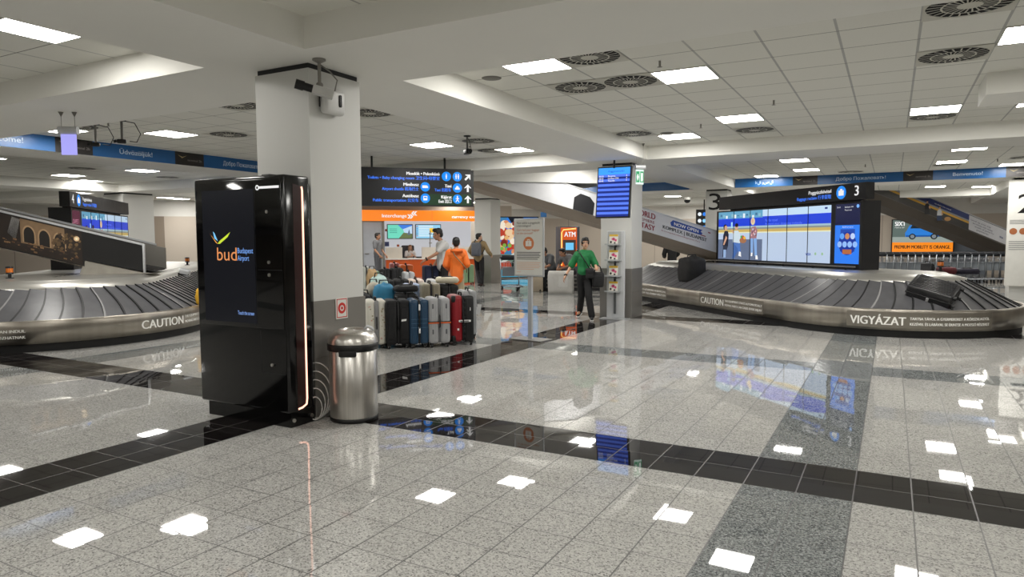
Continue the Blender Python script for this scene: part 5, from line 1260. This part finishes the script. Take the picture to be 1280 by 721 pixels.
        m.add([b0-sd*.034, b0+sd*.034, b1+sd*.03, b1-sd*.03]+[v+V3((0, 0, .018)) for v in (b0-sd*.036, b0+sd*.036, b1+sd*.032, b1-sd*.032)], [(0, 3, 2, 1), (4, 5, 6, 7), (0, 1, 5, 4), (1, 2, 6, 5), (2, 3, 7, 6), (3, 0, 4, 7)], WTXT if shoe is SHW else BLK); m.build('sole', t)
    return t, J
SHW = pm('#1a1a1c', .5, var=.05); SHB = pm('#17120f', .5)
# woman in green walking towards the camera
WZ = .94
t, J = person('woman in a loose green top and black trousers walking towards the camera', (-5.22, 12.40, 0), YAW-.12,
  dict(pelvis=(.0, 0, .93), waist=(-.01, -.01, 1.08), chest=(-.02, -.02, 1.26), neck=(-.01, -.02, 1.43), head=(.015, -.05, 1.575), shL=(.13, -.02, 1.36), shR=(-.15, .0, 1.355),
       elL=(.225, -.03, 1.13), wrL=(.24, -.22, 1.10), elR=(-.27, .04, 1.12), wrR=(-.39, -.07, .90), palmL=(0, 0, -1), curlL=.7, curlR=.6,
       hiL=(.075, 0, .9), knL=(.09, -.15, .50), anL=(.155, -.2, .085), hiR=(-.075, 0, .9), knR=(-.06, .03, .49), anR=(-.10, .34, .15), ftL=(.05, -1), ftR=(-.25, -1), heelR=.05, hyaw=.1, htilt=-.05),
  pm('#1f7a44', .75, var=.1, scale=12), pm('#121214', .8, var=.1), SHW, sleeve='wide', hair='fringe', top_name='blouse', scale=WZ, female=True, loose=.004, top_len=.03)
def rel(par, p):  # a point in a figure's own frame, in the hall
    return Matrix.Translation(par.location) @ Matrix.Rotation(par.rotation_euler.z, 4, 'Z') @ Matrix.Scale(par.scale.x, 4) @ Vector(p)
wl = t
m = MB(); m.tube([(-.11, -.1, 1.41), (-.06, -.15, 1.33), (.04, -.165, 1.18), (.12, -.18, 1.04)], .011, BLK); m.tube([(-.13, -.115, 1.42), (-.16, .0, 1.45), (-.1, .12, 1.35), (.1, .16, 1.15), (.17, .02, 1.02)], .011, BLK)
cb = thing('shoulder_bag', 'small black crossbody bag on the hip of the woman in green', 'bag', tuple(wl.location), wl.rotation_euler.z); cb.scale = wl.scale
m.build('strap', cb); MB().rbox(.03, .2, -.235, -.15, .86, 1.07, .025, pm('#17171a', .5)).build('bag_body', cb); MB().rbox(.035, .195, -.242, -.225, .97, 1.06, .012, pm('#202024', .45)).build('flap', cb)
hb = thing('handbag', 'black handbag hanging from the left arm of the woman in green', 'bag', tuple(wl.location), wl.rotation_euler.z); hb.scale = wl.scale
MB().tube([(.2, -.12, .98), (.24, -.13, 1.1), (.28, -.12, 1.13), (.32, -.11, 1.1), (.36, -.1, .98)], .012, BLK).build('handle', hb)
MB().rbox(.16, .40, -.19, -.05, .68, .99, .04, pm('#101013', .55)).build('bag_body', hb); MB().box(.2, .36, -.195, -.188, .9, .93, DARK).build('zip', hb)
wt = thing('wristwatch', 'dark wristwatch on the right wrist of the woman in green', 'watch', tuple(wl.location), wl.rotation_euler.z); wt.scale = wl.scale
a = Vector((-.39, -.07, .90)); b = Vector((-.31, .04, 1.12)); d = (b-a).normalized()
MB().cyl(a+d*.02, a+d*.045, .031, BLK, 16).build('strap', wt); MB().cyl(a+d*.0325+Vector((-.02, -.018, 0)), a+d*.0325+Vector((-.032, -.03, 0)), .016, DARK, 12).build('face', wt)
# boy in an orange jacket, seen from behind
t, J = person('person in an orange hooded jacket and khaki trousers seen from behind by the luggage', (-7.77, 11.76, 0), YAW+pi+.15,
  dict(elL=(.235, .05, 1.12), wrL=(.14, -.16, 1.02), elR=(-.235, .06, 1.13), wrR=(-.15, -.17, 1.04), shL=(.155, 0, 1.38), shR=(-.155, 0, 1.38), hyaw=-.05, anL=(.11, .02, .08)),
  pm('#e06c1c', .6, var=.12, scale=9), pm('#a89a7e', .8), SHB, sleeve='long', top_name='jacket', scale=.94, loose=.012, top_len=.2)
MB().tube([(.11, .1, 1.43), (.05, .165, 1.42), (-.05, .165, 1.42), (-.11, .1, 1.43)], .035, pm('#d9661a', .6)).build('hood', t)
MB().tube([(.12, .11, 1.5), (.05, .19, 1.33), (-.1, .205, 1.16), (-.21, .16, 1.02), (-.22, .02, .95)], .012, pm('#8a7350', .7)).build('bag_strap', t)
# man in a white T-shirt leaning on the navy case
t, J = person('tall man in a white T-shirt with black hair reaching down to the navy suitcase', (-8.72, 12.68, 0), YAW+.35-pi/2,
  dict(neck=(0, -.05, 1.45), head=(0, -.12, 1.585), chest=(0, -.02, 1.27), htilt=.25, shR=(-.17, -.02, 1.39), elR=(-.25, -.02, 1.12), wrR=(-.2, -.18, .9), shL=(.17, -.03, 1.39), elL=(.22, -.2, 1.19), wrL=(.17, -.43, 1.06), palmL=(0, 0, -1), curlL=.8),
  pm('#c9c9c7', .75, var=.04), pm('#121316', .8), SHB, skin=SKIND, hair='tufty', top_name='t_shirt', scale=1.06, top_len=.1)
wm = t
wt = thing('wristwatch', 'dark wristwatch on the man in the white T-shirt', 'watch', tuple(wm.location), wm.rotation_euler.z); wt.scale = wm.scale
a = Vector((.17, -.43, 1.06)); b = Vector((.22, -.2, 1.19)); d = (b-a).normalized()
MB().cyl(a+d*.02, a+d*.05, .033, BLK, 14).build('strap', wt); MB().cyl(a+d*.035+Vector((0, -.01, .028)), a+d*.035+Vector((0, -.018, .04)), .018, DARK, 12).build('face', wt)
# man in grey by the booth door
person('man in a grey T-shirt standing before the exchange booth door', (-17.45, 20.9, 0), YAW+1.2,
  dict(elR=(-.22, -.03, 1.1), wrR=(-.2, -.2, .92), elL=(.24, -.02, 1.1), wrL=(.19, -.22, .9), hyaw=.3),
  pm('#6f7073', .75), pm('#55575c', .8), SHB, skin=SKIND, low=True, top_name='t_shirt', scale=1.08, top_len=.06)
# backpack man, seen from behind, one leg bent
t, J = person('man in a tan jacket and black trousers with a grey backpack, leaning with crossed legs', (-12.2, 19.85, 0), YAW+pi-.35,
  dict(hyaw=-.9, elL=(.33, .0, 1.14), wrL=(.3, -.2, 1.0), elR=(-.33, .0, 1.12), wrR=(-.36, -.14, 1.02), knL=(.1, -.12, .5), anL=(-.06, .1, .1), knR=(-.1, -.02, .49), anR=(-.1, .02, .08)),
  pm('#8f7a56', .75), pm('#101013', .8), pm('#2d1712', .5), skin=SKIN, sleeve='long', low=True, top_name='jacket', scale=1.04, loose=.01, top_len=.1)
bp = thing('backpack', 'grey backpack worn by the man in the tan jacket', 'backpack', tuple(t.location), t.rotation_euler.z); bp.scale = t.scale
MB().rbox(-.16, .16, .14, .3, .98, 1.42, .06, pm('#5d6068', .7, var=.15, scale=14)).build('bag_body', bp); MB().rbox(-.12, .12, .28, .345, 1.0, 1.2, .03, pm('#54575f', .7)).build('front_pocket', bp)
m = MB()
for sx in (-1, 1): m.tube([(sx*.1, .16, 1.42), (sx*.11, .02, 1.5), (sx*.12, -.14, 1.38), (sx*.13, -.15, 1.2), (sx*.15, .1, 1.05)], .018, pm('#3d4046', .7))
m.build('shoulder_straps', bp)
# clerk behind the counter
SIT = dict(pelvis=(0, 0, .56), waist=(0, -.01, .72), chest=(0, -.03, .92), neck=(0, -.03, 1.09), head=(0, -.06, 1.235), shL=(.17, -.03, 1.04), shR=(-.17, -.03, 1.04),
  hiL=(.09, 0, .54), knL=(.11, -.43, .52), anL=(.11, -.45, .09), hiR=(-.09, 0, .54), knR=(-.11, -.43, .52), anR=(-.11, -.45, .09))
ck = at_sh(-.12, .95)
person('clerk with long fair hair in a white top seated behind the exchange counter', (*ck, 0), pi/4+.1,
  dict(SIT, elL=(.22, -.14, .82), wrL=(.06, -.3, .93), elR=(-.22, -.14, .8), wrR=(-.05, -.34, .87), hyaw=.15), pm('#cfcfce', .7), pm('#22242a', .8), SHB, hair='long', low=True, female=True, top_name='blouse', haircol=pm('#7a5a3c', .5, var=.2, scale=30), scale=1.0)
# two men on the bench, leaning forward
LEAN = dict(SIT, waist=(0, -.06, .72), chest=(0, -.17, .90), neck=(0, -.28, 1.03), head=(0, -.37, 1.14), shL=(.17, -.22, .99), shR=(-.17, -.22, .99), htilt=.35,
  elL=(.2, -.33, .74), wrL=(.08, -.52, .66), elR=(-.2, -.33, .74), wrR=(-.06, -.54, .66))
person('dark-haired bearded man in a grey T-shirt sitting on the bench, left of the pair', (-9.12, 19.2, 0), YAW-.9, dict(LEAN, hyaw=-.2), pm('#5b5d60', .75), pm('#1d1e22', .8), SHB, skin=SKIND, low=True, top_name='t_shirt', scale=1.05)
person('dark-haired man in a light grey T-shirt bending forward on the bench, right of the pair', (-8.62, 19.45, 0), YAW-.8, dict(LEAN, hyaw=-.3, head=(0, -.4, 1.11)), pm('#77787a', .75), pm('#1d1e22', .8), SHB, skin=SKIND, low=True, top_name='t_shirt', scale=1.05)
# figure in a black coat beyond the right carousel
person('person in a long black coat seen from behind through the gap under the white ramp', (-7.25, 25.7, 0), YAW+pi, dict(head=(.1, -.25, 1.36), neck=(.06, -.16, 1.3), chest=(.02, -.06, 1.17), shL=(.2, -.08, 1.26), shR=(-.16, -.08, 1.26), elL=(.27, -.12, 1.0), elR=(-.24, -.12, 1.0), wrL=(.22, -.3, .9), wrR=(-.18, -.3, .9), htilt=.3), pm('#0e0e10', .8), pm('#111113', .8), SHB, sleeve='long', low=True, top_name='coat', top_len=.45, loose=.03)
